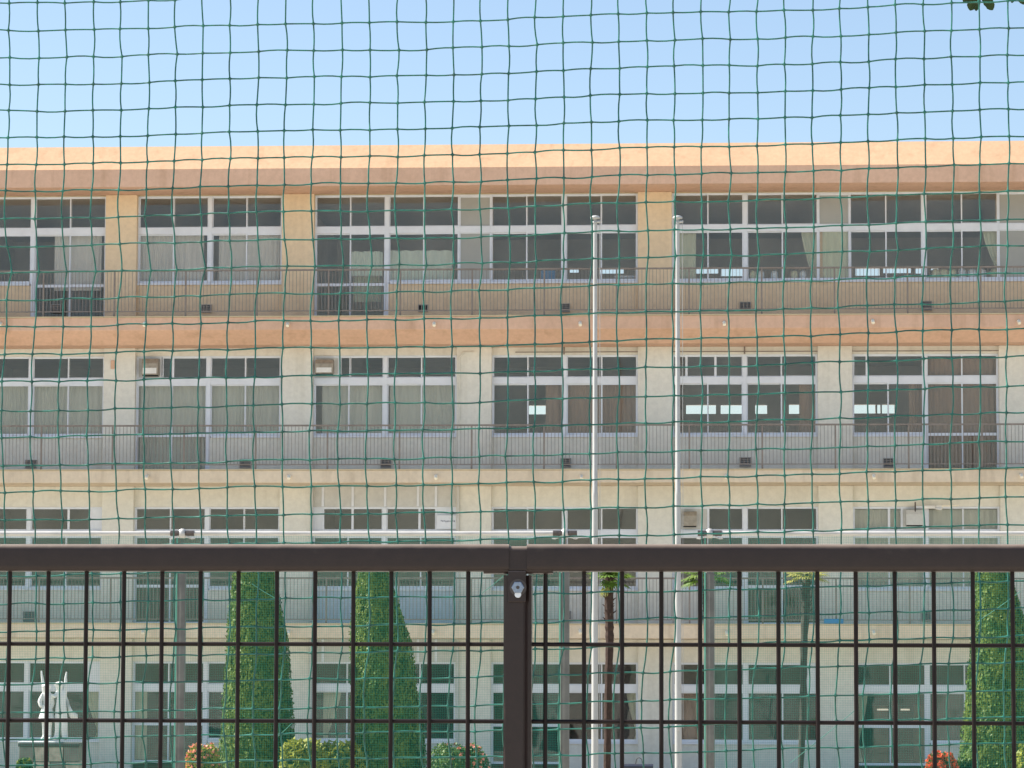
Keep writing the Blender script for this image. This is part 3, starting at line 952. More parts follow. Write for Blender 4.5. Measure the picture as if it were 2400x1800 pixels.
# lamp bracket in front of the second floor window
c = P(2175, 1188, YG - 0.25)
lb = thing('bracket_lamp', 'small floodlight on a white bracket above the second floor window at the right', 'lamp', (c.x, YG - 0.05, c.z))
MB().tube([(c.x - 0.12, c.y, c.z), (c.x + 0.16, c.y, c.z)], 0.05, 10).build('lamp_body', MT['hoodwhite'], lb, smooth=True)
MB().tube([(c.x - 0.29, c.y, c.z), (c.x - 0.12, c.y, c.z)], 0.022, 8).build('arm', MT['alu'], lb, smooth=True)
MB().tube([(c.x - 0.31, c.y, c.z + 0.12), (c.x - 0.31, c.y, c.z - 0.12)], 0.018, 6).build('crossbar', MT['clamp'], lb)
MB().tube([(c.x + 0.16, c.y, c.z - 0.02), (c.x + 0.21, c.y, c.z - 0.05), (c.x + 0.31, c.y, c.z - 0.07), (c.x + 0.36, c.y, c.z - 0.02), (c.x + 0.32, c.y, c.z + 0.03), (c.x + 0.2, c.y, c.z + 0.02)], 0.017, 6).build('loop', MT['hoodwhite'], lb)
MB().tube([(c.x + 0.34, c.y, c.z + 0.02), (c.x + 0.75, c.y, c.z + 0.035)], 0.02, 6).build('cable', MT['spout'], lb)
MB().tube([(c.x, c.y, c.z), (c.x, YG - 0.05, c.z)], 0.025, 6).build('wall_mount', MT['alu'], lb)

# ------------------------------------------------------------------ flagpoles
YP = 67.0
for px, lab in ((1395, 'left one of the two white flagpoles, with a flat mushroom cap'), (1588, 'right one of the two white flagpoles, with a flat mushroom cap')):
    top, mid = P(px, 505, YP), P(px - 2, 1270, YP)
    x = top.x
    fp = thing('flagpole', lab, 'flagpole', (x, YP, 0), 'white flagpoles in front of the school')
    zt = top.z
    s1 = Z(1155, YP)
    MB().lathe((x, YP, 0), [(0.074, 0), (0.062, s1 - 0.05), (0.061, s1), (0.055, s1 + 0.02), (0.041, zt - 0.3), (0.041, zt - 0.14)], 20).build('pole', MT['pole'], fp, smooth=True)
    MB().lathe((x, YP, zt), [(0.06, -0.16), (0.062, -0.13), (0.03, -0.12), (0.03, -0.085), (0.10, -0.07), (0.105, -0.045), (0.08, -0.015), (0.02, 0.0)], 20).build('cap', MT['pole'], fp, smooth=True)
    MB().tube([(x + 0.03, YP - 0.02, zt - 0.14), (x + 0.115, YP - 0.05, zt - 0.14)], 0.03, 8).build('pulley', MT['pole'], fp, smooth=True)
    hz = 1.25
    MB().tube([(x + 0.10, YP - 0.06, zt - 0.14), (x + 0.105, YP - 0.07, zt * 0.5), (x + 0.10, YP - 0.08, hz)], 0.006, 5).build('halyard', MT['pole'], fp)
    MB().box(x - 0.03, x + 0.03, YP - 0.14, YP - 0.08, hz - 0.06, hz + 0.06).build('cleat', MT['pipe'], fp)

# ------------------------------------------------------------------ ball stop frames with green nets
YS = 32.0
PZ = Z(1250, YS)
def frame(name, label, xa_px, xb_px, posts):
    xa, xb = P(xa_px, 1250, YS).x, P(xb_px, 1250, YS).x
    t = thing(name, label, 'ball stop', ((xa + xb) / 2, YS, 0), 'ball stop frames across the yard')
    px = [P(p, 1500, YS).x for p in posts]
    cuts = [xa] + [v for p in px for v in (p - 0.09, p + 0.11)] + [xb]
    segs = []
    for i in range(0, len(cuts), 2):
        if cuts[i + 1] - cuts[i] > 0.05:
            segs.append((cuts[i], cuts[i + 1]))
    for a, b_ in segs:
        pts = [(a + (b_ - a) * q / 6, YS, PZ - 0.004 * math.sin(math.pi * q / 6)) for q in range(7)]
        MB().tube(pts, 0.0235, 12).build('top_pipe', MT['pipe'], t, smooth=True)
    for x in px:
        zj = Z(1344, YS)
        MB().lathe((x, YS, 0), [(0.046, 0.0), (0.046, zj), (0.042, zj + 0.01), (0.018, zj + 0.03), (0.016, PZ - 0.03)], 14).build('post', MT['post'], t, smooth=True)
        MB().lathe((x, YS, PZ), [(0.02, -0.05), (0.042, -0.035), (0.047, -0.005), (0.04, 0.03), (0.015, 0.047)], 12).build('post_cap', MT['pipe'], t, smooth=True)
        for s in (-1, 1):
            MB().tube([(x + s * 0.03, YS - 0.01, PZ), (x + s * 0.12, YS - 0.01, PZ)], 0.029, 8).build('clamp', MT['clamp'], t)
            MB().tube([(x + s * 0.04, YS - 0.03, PZ - 0.03), (x + s * 0.10, YS - 0.03, PZ - 0.055), (x + s * 0.13, YS - 0.02, PZ - 0.05)], 0.008, 5).build('tie', MT['pipe'], t)
        MB().tube([(x - 0.05, YS - 0.02, 0.05), (x - 0.052, YS - 0.03, 0.9), (x - 0.047, YS - 0.03, PZ - 0.05)], 0.009, 6).build('edge_rope', MT['rope'], t)
        MB().lathe((x, YS, 0.9), [(0.05, 0), (0.056, 0.02), (0.05, 0.05)], 12).build('band', MT['pipe'], t)
    # fine net: real cords
    m = MB()
    cell, r = 0.0172, 0.00066
    zt, zb = PZ - 0.02, 0.04
    q = int((xb - xa) / cell)
    for i in range(q + 1):
        x = xa + i * cell
        dx = 0.01 * math.sin(i * 0.37)
        m.quad((x - r, YS - 0.022, zt), (x + r, YS - 0.022, zt), (x + dx + r, YS - 0.022, zb), (x + dx - r, YS - 0.022, zb))
    for j in range(int((zt - zb) / cell)):
        z = zb + j * cell
        m.quad((xa, YS - 0.021, z - r), (xb, YS - 0.021, z - r + 0.02), (xb, YS - 0.021, z + r + 0.02), (xa, YS - 0.021, z + r))
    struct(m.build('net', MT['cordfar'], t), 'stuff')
    return t
fa = frame('ball_stop_frame', 'low pipe frame with fine green net across the left half of the yard', -700, 1322, (425, 1324))
fb = frame('ball_stop_frame', 'low pipe frame with fine green net on the right, starting beside the right flagpole', 1660, 2950, (1664,))
for par, L in ((fa, [((590, 1368), (645, 1402)), ((640, 1735), (690, 1690)), ((1130, 1390), (1180, 1350))]), (fb, [((2290, 1458), (2392, 1386)), ((1850, 1790), (2010, 1660))])):
    for (a, b_), (c, d) in L:
        p, q = P(a, b_, YS - 0.03), P(c, d, YS - 0.03)
        MB().tube([p, (p + q) / 2 + Vector((0, 0, -0.005)), q], 0.0032, 5).build('guy_cord', MT['rope'], par)

# ------------------------------------------------------------------ clipped conifers
def tuft(m, p, nrm, s):
    t = Vector((rnd.uniform(-1, 1), rnd.uniform(-1, 1), rnd.uniform(-0.2, 1.0)))
    t = (t - nrm * nrm.dot(t) * 0.6).normalized()
    u = nrm.cross(t)
    if u.length < 1e-3:
        return
    u = u.normalized() * s * 0.45
    d = (t * 0.75 + nrm * rnd.uniform(0.15, 0.75)).normalized() * s
    m.quad(p - u, p + d * 0.5 - u * 0.9, p + d, p + d * 0.45 + u * 0.9)

def scale_leaf(m, p, nrm, s):
    # a small spray lying almost flat on the clipped surface
    k = (nrm + Vector((rnd.gauss(0, 0.28), rnd.gauss(0, 0.28), rnd.gauss(0, 0.28)))).normalized()
    t = Vector((rnd.uniform(-0.5, 0.5), rnd.uniform(-0.5, 0.5), 1.0))
    t = (t - k * k.dot(t)).normalized() * s
    u = k.cross(t) * 0.42
    m.quad(p - t * 0.4, p + u, p + t, p - u)

def conifer(label, Yc, prof, n=20000):
    """prof: list of (py, px left, px right) from the tip downwards"""
    pts = [(Z(py, Yc, (l + r) / 2), (P(l, py, Yc).x + P(r, py, Yc).x) / 2, (P(r, py, Yc).x - P(l, py, Yc).x) / 2) for py, l, r in prof]
    zb, xb, rb = pts[-1]
    pts.append((0.35, xb, rb * 0.98))
    pts.append((0.18, xb, rb * 0.6))
    t = thing('clipped_conifer', label, 'tree', (xb, Yc, 0), 'clipped conifers in front of the school')
    MB().tube([(xb, Yc, 0), (xb + 0.02, Yc, 0.5), (xb, Yc, 2.2), (pts[0][1], Yc, pts[0][0] - 0.4)], [0.11, 0.09, 0.06, 0.02], 8).build('trunk', MT['bark'], t)
    def at(z):
        for i in range(len(pts) - 1):
            (z1, x1, r1), (z0, x0, r0) = pts[i], pts[i + 1]
            if z0 <= z <= z1:
                s = (z - z0) / (z1 - z0)
                return x0 + (x1 - x0) * s, r0 + (r1 - r0) * s
        return pts[-1][1], pts[-1][2]
    ztop, zlow = pts[0][0], 0.2
    core = MB()
    rows, sides = 36, 28
    for r in range(rows + 1):
        z = zlow + (ztop - 0.04 - zlow) * r / rows
        x, rad = at(z)
        for s in range(sides):
            a = 2 * math.pi * s / sides
            q = max(0.02, rad * 0.93 - 0.03) * (1 + 0.03 * math.sin(a * 5 + z * 6) + rnd.uniform(-0.02, 0.02))
            core.v.append((x + q * math.cos(a), Yc + q * math.sin(a), z))
    for r in range(rows):
        for s in range(sides):
            a, b_ = r * sides + s, r * sides + (s + 1) % sides
            core.f.append((a, b_, b_ + sides, a + sides))
    core.f.append(tuple(rows * sides + s for s in range(sides)))
    cr = core.build('crown', MT['cypressin'], t, smooth=True)
    m = MB()
    for q in range(n):
        z = zlow + (ztop - zlow) * (1 - (1 - rnd.random()) ** 0.9)
        x, rad = at(z)
        a = rnd.uniform(0, 2 * math.pi)
        bump = 0.03 * math.sin(a * 7 + z * 5) + 0.025 * math.sin(a * 13 - z * 9)
        rr = max(0.0, rad * (1 + bump * 0.8) - abs(rnd.gauss(0, 0.025)) - 0.015)
        nrm = Vector((math.cos(a), math.sin(a), 0.12)).normalized()
        (tuft if rnd.random() < 0.2 else scale_leaf)(m, Vector((x + rr * math.cos(a), Yc + rr * math.sin(a), z)), nrm, rnd.uniform(0.03, 0.062))
    x, rad = at(ztop - 0.05)
    for q in range(500):
        a, rr = rnd.uniform(0, 6.283), rad * math.sqrt(rnd.random())
        tuft(m, Vector((x + rr * math.cos(a), Yc + rr * math.sin(a), ztop - 0.06)), Vector((math.cos(a) * 0.4, math.sin(a) * 0.4, 0.9)).normalized(), 0.08)
    struct(m.build('foliage', MT['cypress'], cr), 'stuff')
    return t
conifer('clipped conifer on the left, behind the thick grey post side of the yard', 58.0, [(1292, 578, 612), (1305, 560, 630), (1325, 549, 638), (1345, 545, 644), (1400, 538, 656), (1500, 530, 677), (1620, 524, 685), (1780, 511, 692)])
conifer('clipped conifer just left of the brown fence post', 58.0, [(1293, 862, 892), (1305, 850, 902), (1325, 842, 908), (1345, 838, 914), (1400, 826, 931), (1500, 818, 964), (1620, 822, 981), (1780, 826, 1002)])
conifer('clipped conifer at the right edge beside the red flowers', 54.0, [(1290, 2305, 2350), (1305, 2294, 2358), (1325, 2287, 2364), (1345, 2284, 2371), (1450, 2279, 2402), (1600, 2266, 2424), (1700, 2254, 2434), (1790, 2246, 2440)])

# ------------------------------------------------------------------ fan palms
def palm(label, Yc, pts_px, r0, crown_py, fronds, bark, dry, lean=0.0):
    base = [P(x, y, Yc) for x, y in pts_px]
    top = base[0]
    t = thing('fan_palm', label, 'palm', (base[-1].x, Yc, 0), 'young fan palms in the school garden')
    path = [(base[-1].x, Yc, 0.0)] + [(b_.x, Yc, b_.z) for b_ in reversed(base)]
    fine = []
    for i in range(len(path) - 1):
        for q in range(8):
            s = q / 8
            fine.append(tuple(path[i][c] + (path[i + 1][c] - path[i][c]) * s for c in range(3)))
    fine.append(path[-1])
    rad = [r0 * (0.8 + 0.45 * (i / len(fine))) * (1 + rnd.uniform(-0.12, 0.12)) for i in range(len(fine))]
    tr = MB().tube(fine, rad, 9).build('trunk', MT[bark], t)
    # old leaf bases
    for q in range(26):
        z = top.z - 0.05 - q * 0.035
        a = q * 2.4
        c = Vector((top.x + 0.0, Yc, z))
        d = Vector((math.cos(a), math.sin(a), 0.9)).normalized()
        MB().tube([c + Vector((math.cos(a), math.sin(a), 0)) * r0 * 0.9, c + Vector((math.cos(a), math.sin(a), 0)) * r0 * 1.0 + d * rnd.uniform(0.06, 0.11)], [0.018, 0.007], 4).build('leaf_base', MT[bark], t)
    for (az, el, pet, fr, isdry) in fronds:
        d = Vector((math.cos(R(az)) * math.cos(R(el)), math.sin(R(az)) * math.cos(R(el)), math.sin(R(el))))
        e = top + d * pet
        e.z -= 0.03
        f = MB()
        f.tube([top + Vector((0, 0, -0.03)), (top + e) / 2 + Vector((0, 0, 0.02)), e], [0.012, 0.009, 0.007], 5)
        side = d.cross(Vector((0, 0, 1)))
        side = side.normalized() if side.length > 1e-3 else Vector((1, 0, 0))
        nrm = side.cross(d)
        segn = 17
        for q in range(segn):
            an = R(-115 + 230 * q / (segn - 1))
            dr = (d * math.cos(an) + side * math.sin(an)).normalized()
            L = fr * (0.8 + 0.2 * math.cos(an)) * rnd.uniform(0.9, 1.05)
            w_ = side * math.cos(an) - d * math.sin(an)
            w_ = w_.normalized() * fr * 0.075
            mid_ = e + dr * L * 0.6 + nrm * rnd.uniform(-0.01, 0.02)
            tip = e + dr * L + Vector((0, 0, -0.16 * fr * rnd.uniform(0.5, 1.4)))
            f.tri(e, mid_ - w_, mid_ + nrm * 0.008)
            f.tri(e, mid_ + nrm * 0.008, mid_ + w_)
            f.tri(mid_ - w_, tip, mid_ + nrm * 0.008)
            f.tri(mid_ + nrm * 0.008, tip, mid_ + w_)
        f.build('frond', MT['palmyellow' if isdry else 'palm'], t)
    return t
FR1 = [(200, 15, 0.26, 0.3, 0), (325, 8, 0.3, 0.34, 0), (262, 5, 0.2, 0.42, 0), (280, -30, 0.16, 0.34, 0), (300, 30, 0.2, 0.36, 0), (245, 28, 0.2, 0.34, 0), (20, 5, 0.32, 0.3, 0), (150, 5, 0.26, 0.26, 0), (90, 20, 0.2, 0.25, 0), (60, 15, 0.2, 0.22, 0), (345, -25, 0.3, 0.26, 0), (230, -62, 0.28, 0.2, 1), (300, 25, 0.15, 0.2, 0)]
palm('fan palm with a shaggy brown trunk right beside the left flagpole', 69.0, [(1428, 1352), (1427, 1420), (1429, 1500), (1426, 1600), (1423, 1800)], 0.085, 1338, FR1, 'palmbark', 1)
FR2 = [(a, e, 0.26, 0.3, d) for a, e, d in ((10, 12, 1), (60, 15, 1), (120, 12, 1), (170, 10, 1), (215, 0, 1), (250, -8, 1), (290, -6, 1), (330, 2, 1), (270, 20, 0), (190, -18, 1), (350, -16, 1))]
palm('fan palm with yellow fronds and a thin dark leaning trunk', 69.0, [(1891, 1346), (1889, 1400), (1884, 1520), (1883, 1640), (1877, 1800)], 0.075, 1330, FR2, 'greybark', 1)
FR3 = [(a, e, 0.34, 0.34, 0) for a, e in ((0, 10), (45, 12), (100, 15), (160, 8), (190, -12), (215, -22), (240, -5), (280, 8), (315, -10), (345, -18), (170, -25))]
palm('fan palm half hidden behind the ball stop post right of the flagpoles', 69.0, [(1655, 1345), (1655, 1420), (1657, 1600), (1656, 1800)], 0.06, 1326, FR3, 'greybark', 0)

# ------------------------------------------------------------------ shrubs
def shrub(name, label, Yc, px0, px1, pyt, leaf, flower=None, nf=0, fl_side=0.0, n=2200, ls=0.06, cat='shrub'):
    l, r = P(px0, 1790, Yc).x, P(px1, 1790, Yc).x
    zt = Z(pyt, Yc)
    xc, hw = (l + r) / 2, (r - l) / 2
    t = thing(name, label, cat, (xc, Yc, 0), 'low shrubs in front of the school')
    for q in range(5):
        a = q * 1.256
        MB().tube([(xc + 0.05 * math.cos(a), Yc + 0.05 * math.sin(a), 0), (xc + hw * 0.5 * math.cos(a), Yc + hw * 0.5 * math.sin(a), zt * 0.6)], [0.02, 0.008], 5).build('stem', MT['bark'], t)
    core = MB()
    rows, sides = 12, 18
    for i in range(rows + 1):
        ph = math.pi * (0.5 * i / rows)
        for s in range(sides):
            a = 2 * math.pi * s / sides
            q = 0.84 * hw * (0.25 + 0.75 * math.sin(math.pi * 0.5 + ph * 0.98) ** 0.55) * (1 + 0.06 * math.sin(3 * a + i))
            core.v.append((xc + q * math.cos(a), Yc + q * math.sin(a) * 0.9, 0.12 + (zt - 0.2) * math.sin(ph)))
    for i in range(rows):
        for s in range(sides):
            a, b_ = i * sides + s, i * sides + (s + 1) % sides
            core.f.append((a, b_, b_ + sides, a + sides))
    core.build('inner_foliage', MT['cypressin'], t, smooth=True)
    m, fm = MB(), MB()
    def surf():
        a = rnd.uniform(0, 6.283)
        v = math.asin(rnd.random())
        q = hw * (0.25 + 0.75 * math.cos(v) ** 0.55) * (1 + 0.07 * math.sin(3 * a + v * 4)) * rnd.uniform(0.88, 1.02)
        p = Vector((xc + q * math.cos(a), Yc + 0.9 * q * math.sin(a), 0.12 + (zt - 0.15) * math.sin(v) * rnd.uniform(0.93, 1.03)))
        return p, Vector((math.cos(a) * math.cos(v), math.sin(a) * math.cos(v), math.sin(v) + 0.15)).normalized(), a, v
    for q in range(n):
        p, nr, a, v = surf()
        tuft(m, p, nr, rnd.uniform(0.7, 1.3) * ls)
    struct(m.build('leaves', MT[leaf], t), 'stuff')
    if nf:
        for q in range(nf):
            p, nr, a, v = surf()
            if fl_side and (p.x - xc) / hw * fl_side < rnd.uniform(-0.3, 0.9):
                continue
            for w_ in range(5):
                tuft(fm, p + nr * 0.02, (nr + Vector((rnd.uniform(-.6, .6), rnd.uniform(-.6, .6), rnd.uniform(-.4, .6)))).normalized(), rnd.uniform(0.04, 0.07))
        struct(fm.build('flowers', MT[flower], t), 'stuff')
    return t
shrub('azalea_shrub', 'azalea with orange pink flowers at the foot of the left clipped conifer', 56.5, 436, 520, 1748, 'shrubyellow', 'flower', 900, -0.25)
shrub('leafy_shrub', 'yellow green leafy shrub between the two clipped conifers', 56.8, 655, 770, 1735, 'shrubyellow', n=2600, ls=0.085)
shrub('leafy_shrub', 'darker green shrub with yellow tips just left of the second clipped conifer', 57.4, 745, 860, 1738, 'shrubyellow', n=1500, ls=0.085)
shrub('azalea_shrub', 'dark shrub with reddish flowers left of the brown fence post', 57.0, 1000, 1150, 1742, 'shrub', 'flower', 420, 0.7)
shrub('azalea_shrub', 'bright red flowering shrub at the foot of the rightmost clipped conifer', 52.5, 2168, 2246, 1762, 'shrub', 'flowerred', 900, 0)
shrub('leafy_shrub', 'small shrub in the shade right of the red flowering shrub', 52.8, 2236, 2290, 1776, 'shrub')
shrub('leafy_shrub', 'light green shrub at the very right edge below the conifer', 44.0, 2378, 2460, 1738, 'shrubyellow', n=1200, ls=0.07)
shrub('leafy_shrub', 'small pale flowering shrub in front of the stone pedestal', 62.0, 40, 76, 1782, 'shrub', 'palmyellow' if False else 'shrubyellow', 60, 0)

# ------------------------------------------------------------------ statue on its pedestal
YT = 66.0
pa, pb = P(48, 1741, YT), P(192, 1741, YT)
ped = thing('stone_pedestal', 'stone pedestal with a dark slab top under the white statue', 'pedestal', ((pa.x + pb.x) / 2, YT, 0))
zs0 = Z(1754, YT)
MB().box(pa.x, pb.x, YT - 0.26, YT + 0.26, zs0, pa.z).build('slab', MT['darkstone'], ped, bevel=0.015)
nb_, xw = 4, (pb.x - pa.x - 0.04)
for r in range(3):
    z1 = zs0 - 0.002 - r * 0.31
    z0 = max(0.0, z1 - 0.30)
    for c in range(nb_):
        xa = pa.x + 0.02 + xw * (c + (0.12 if r % 2 else 0)) / nb_
        xb_ = min(pb.x - 0.02, pa.x + 0.02 + xw * (c + 1 + (0.12 if r % 2 else 0)) / nb_ - 0.012)
        MB().box(xa, xb_, YT - 0.23 - rnd.uniform(0, 0.015), YT + 0.23, z0, z1).build('stone_block', MT['stone' if (r + c) % 3 else 'post'], ped, bevel=0.012)
def sculpt(name, verts, edges, radii, mat, parent, root=0, sub=2):
    me = bpy.data.meshes.new(name)
    me.from_pydata([tuple(v) for v in verts], edges, [])
    o = bpy.data.objects.new(name, me)
    COL.objects.link(o)
    o.parent = parent
    o.matrix_parent_inverse = Matrix.Translation(-Vector(parent_world(parent)))
    sk = o.modifiers.new('skin', 'SKIN')
    sk.use_smooth_shade = True
    sv = me.skin_vertices[0].data
    for i, r in enumerate(radii):
        sv[i].radius = r if isinstance(r, tuple) else (r, r)
        sv[i].use_root = (i == root)
    sb = o.modifiers.new('subsurf', 'SUBSURF')
    sb.levels = sb.render_levels = sub
    me.materials.append(mat)
    return o
st = thing('statue', 'white statue of two children with raised arms on the stone pedestal', 'statue', (P(125, 1741, YT).x, YT, pa.z))
def S(px, py, dy=0.0):
    q = P(px, py, YT)
    return (q.x, YT + dy, q.z + 0.0)
MB().box(S(72, 0)[0], S(170, 0)[0], YT - 0.2, YT + 0.2, pa.z + 0.001, pa.z + 0.03).build('plinth', MT['statue'], st, bevel=0.01)
# child in a short skirt, one arm up, the other on the hip
V = [S(110, 1672), S(110, 1650), S(110, 1632), S(109, 1621), S(109, 1609, -0.03), S(109, 1602, -0.03),
     S(99, 1632), S(94, 1645, -0.03), S(99, 1658, -0.06), S(120, 1634), S(122, 1650, 0.02), S(118, 1662, -0.03),
     S(104, 1684), S(104, 1706), S(103, 1726), S(99, 1733, -0.09), S(116, 1684), S(116, 1706), S(117, 1726), S(119, 1733, -0.09),
     S(103, 1624), S(101, 1600), S(98, 1582), S(97, 1572)]
E = [(0, 1), (1, 2), (2, 3), (3, 4), (4, 5), (2, 6), (6, 7), (7, 8), (2, 9), (9, 10), (10, 11), (0, 12), (12, 13), (13, 14), (14, 15), (0, 16), (16, 17), (17, 18), (18, 19), (6, 20), (20, 21), (21, 22), (22, 23)]
RD = [0.12, 0.10, 0.115, 0.05, 0.115, 0.095, 0.065, 0.055, 0.042, 0.065, 0.055, 0.042, 0.075, 0.045, 0.03, 0.03, 0.075, 0.045, 0.03, 0.03, 0.04, 0.033, 0.026, 0.018]
sculpt('figure', V, E, RD, MT['statue'], st)
sk = S(110, 1664)
pr = [(0.10, 0.10), (0.115, 0.02), (0.15, -0.10), (0.185, -0.22), (0.19, -0.245), (0.17, -0.24), (0.09, 0.02)]
MB().lathe(sk, pr, 18).build('skirt', MT['statue'], st, smooth=True)
# taller child in long trousers, both arms up, a cloth trailing to the right
V = [S(143, 1668), S(143, 1645), S(142, 1626), S(141, 1616), S(139, 1604, -0.03), S(138, 1597, -0.03),
     S(134, 1624), S(129, 1634, -0.06), S(123, 1627, -0.08), S(152, 1622), S(154, 1606), S(154, 1588), S(156, 1574),
     S(137, 1688), S(136, 1712), S(134, 1728), S(127, 1733, -0.09), S(150, 1688), S(151, 1712), S(152, 1728), S(157, 1733, -0.09)]
E = [(0, 1), (1, 2), (2, 3), (3, 4), (4, 5), (2, 6), (6, 7), (7, 8), (2, 9), (9, 10), (10, 11), (11, 12), (0, 13), (13, 14), (14, 15), (15, 16), (0, 17), (17, 18), (18, 19), (19, 20)]
RD = [0.115, 0.105, 0.12, 0.05, 0.115, 0.095, 0.055, 0.04, 0.028, 0.055, 0.038, 0.028, 0.015, 0.085, 0.07, 0.075, 0.035, 0.085, 0.07, 0.075, 0.035]
sculpt('figure', V, E, RD, MT['statue'], st)
m = MB()
cl = [(152, 1626, 154, 1650), (158, 1640, 158, 1668), (163, 1654, 164, 1682), (170, 1668, 171, 1686), (180, 1674, 180, 1684)]
for i, (a, b_, c, d) in enumerate(cl):
    for dy in (0.03, 0.07):
        m.v += [S(a, b_, dy + 0.03 * math.sin(i * 2)), S(c, d, dy + 0.03 * math.sin(i * 2))]
for i in range(len(cl) - 1):
    a = i * 4
    m.f += [(a, a + 1, a + 5, a + 4), (a + 3, a + 2, a + 6, a + 7), (a + 2, a, a + 4, a + 6), (a + 1, a + 3, a + 7, a + 5)]
m.f += [(0, 2, 3, 1), (16, 17, 19, 18)]
m.build('trailing_cloth', MT['statue'], st, smooth=True)

# dark lidded box at the foot of the wall between the flagpoles
YX = 63.0
a, b_ = P(1457, 1790, YX), P(1531, 1790, YX)
bx = thing('lidded_box', 'low dark navy box with a lid near the foot of the palm between the flagpoles', 'box', ((a.x + b_.x) / 2, YX, 0))
MB().box(a.x + 0.03, b_.x - 0.03, YX - 0.2, YX + 0.2, 0.0, a.z - 0.09).build('body', MT['navy'], bx, bevel=0.02)
MB().prism_x([(YX - 0.23, a.z - 0.088), (YX - 0.23, a.z - 0.04), (YX - 0.15, a.z - 0.005), (YX + 0.15, a.z - 0.005), (YX + 0.23, a.z - 0.04), (YX + 0.23, a.z - 0.088)], a.x, b_.x).build('lid', MT['navy'], bx, bevel=0.015)
xh = P(1492, 1780, YX).x
MB().tube([(xh - 0.02, YX, a.z - 0.006), (xh, YX, a.z + 0.09), (xh + 0.05, YX, a.z + 0.12), (xh + 0.1, YX, a.z + 0.09), (xh + 0.12, YX, a.z - 0.006)], 0.008, 6).build('handle', MT['clamp'], bx)

# ------------------------------------------------------------------ near green net
YN = 6.62
ROWY = [6.5, 70, 133, 196, 259.5, 323, 386.8, 450, 513.5, 577.5, 638.5, 702, 766, 831, 896, 964, 1026.6, 1093, 1154, 1220, 1285, 1350, 1416.5, 1481.5, 1545, 1606, 1672.8, 1734, 1795]
LDX = [0, 0, 1, 0, 0, 0, 1, -4, -6, -3, 5, -6, -8, -11, -13, -13, -14, -12, -10, -9, -8, -4, -2, 0, 0, -8, -12, -11, -7]
MDX = [0, -1, 1, 0, 0, 0, 0, 1, -2, 1, 3, -3, -4, -2, -2, 0, -2, -4, -3, -2, 0, 2, 0, 1, 0, -8, -12, -12, -8]
TOPO, BOTO = [0, -12, -28.5, -48.5, -68], [0, -12, -21, -38, -54]
NJ0, NJ1, NI0, NI1 = -5, 60, -24, 60
def lerp_tab(T_, x):
    s = min(max(x / 600.0, 0.0), 3.999) if 0 <= x <= 2400 else (x / 600.0)
    if x < 0:
        return T_[0] + (T_[1] - T_[0]) * s * 0.6
    if x > 2400:
        return T_[4] + (T_[4] - T_[3]) * (s - 4) * 0.9
    i = int(s)
    return T_[i] + (T_[i + 1] - T_[i]) * (s - i)
nr = random.Random(21)
jx, jy = {}, {}
for j in range(NJ0, NJ1 + 1):
    for i in range(NI0, NI1 + 1):
        jx[i, j], jy[i, j] = nr.uniform(-2.4, 2.4), nr.uniform(-1.7, 1.7)
def knot(i, j):
    x = 20.0 + 65.03 * i
    if 0 <= j < len(ROWY):
        y, l, m_ = ROWY[j], LDX[j], MDX[j]
    elif j < 0:
        y, l, m_ = 6.5 + 63.5 * j, 0, 0
    else:
        y, l, m_ = 1795 + 64.0 * (j - 28), -4 + 5 * math.sin(j), -3 + 4 * math.sin(j * 1.3)
    t = min(max((y - 100) / 1300.0, 0), 1)
    y += lerp_tab(TOPO, x) * (1 - t) + lerp_tab(BOTO, x) * t
    s = min(max(x / 1100.0, 0), 1)
    x += l * (1 - s) + m_ * s
    return x + jx[i, j], y + jy[i, j]
net = thing('ball_net', 'dark green square mesh sports net hanging just behind the brown fence', 'net', (P(1200, 1620, YN).x, YN, 0))
KN = {(i, j): P(*knot(i, j), YN) for i in range(NI0, NI1 + 1) for j in range(NJ0, NJ1 + 1)}
for k_ in KN:
    KN[k_] = KN[k_] + Vector((0, 0.012 * math.sin(k_[0] * 0.5) + 0.01 * math.sin(k_[1] * 0.7), 0))
RC, RK = 0.0017, 0.0031
def cord(name, seq):
    pts, rad = [], []
    for q in range(len(seq)):
        p = KN[seq[q]]
        if p.z < 0.02:
            break
        pts.append(p); rad.append(RK)
        if q + 1 < len(seq):
            w_ = KN[seq[q + 1]]
            d = w_ - p
            perp = Vector((d.z, 0, -d.x)).normalized() * nr.uniform(-0.0022, 0.0022)
            for s, rr in ((0.08, RC), (0.36, RC), (0.68, RC), (0.92, RC)):
                pts.append(p + d * s + perp * math.sin(math.pi * s)); rad.append(rr)
    MB().tube(pts, rad, 5).build(name, MT['cord'], net, smooth=True)
for i in range(NI0, NI1 + 1):
    cord('vertical_cord', [(i, j) for j in range(NJ0, NJ1 + 1)])
for j in range(NJ0, NJ1 + 1):
    if KN[NI0, j].z > 0.05:
        cord('horizontal_cord', [(i, j) for i in range(NI0, NI1 + 1)])

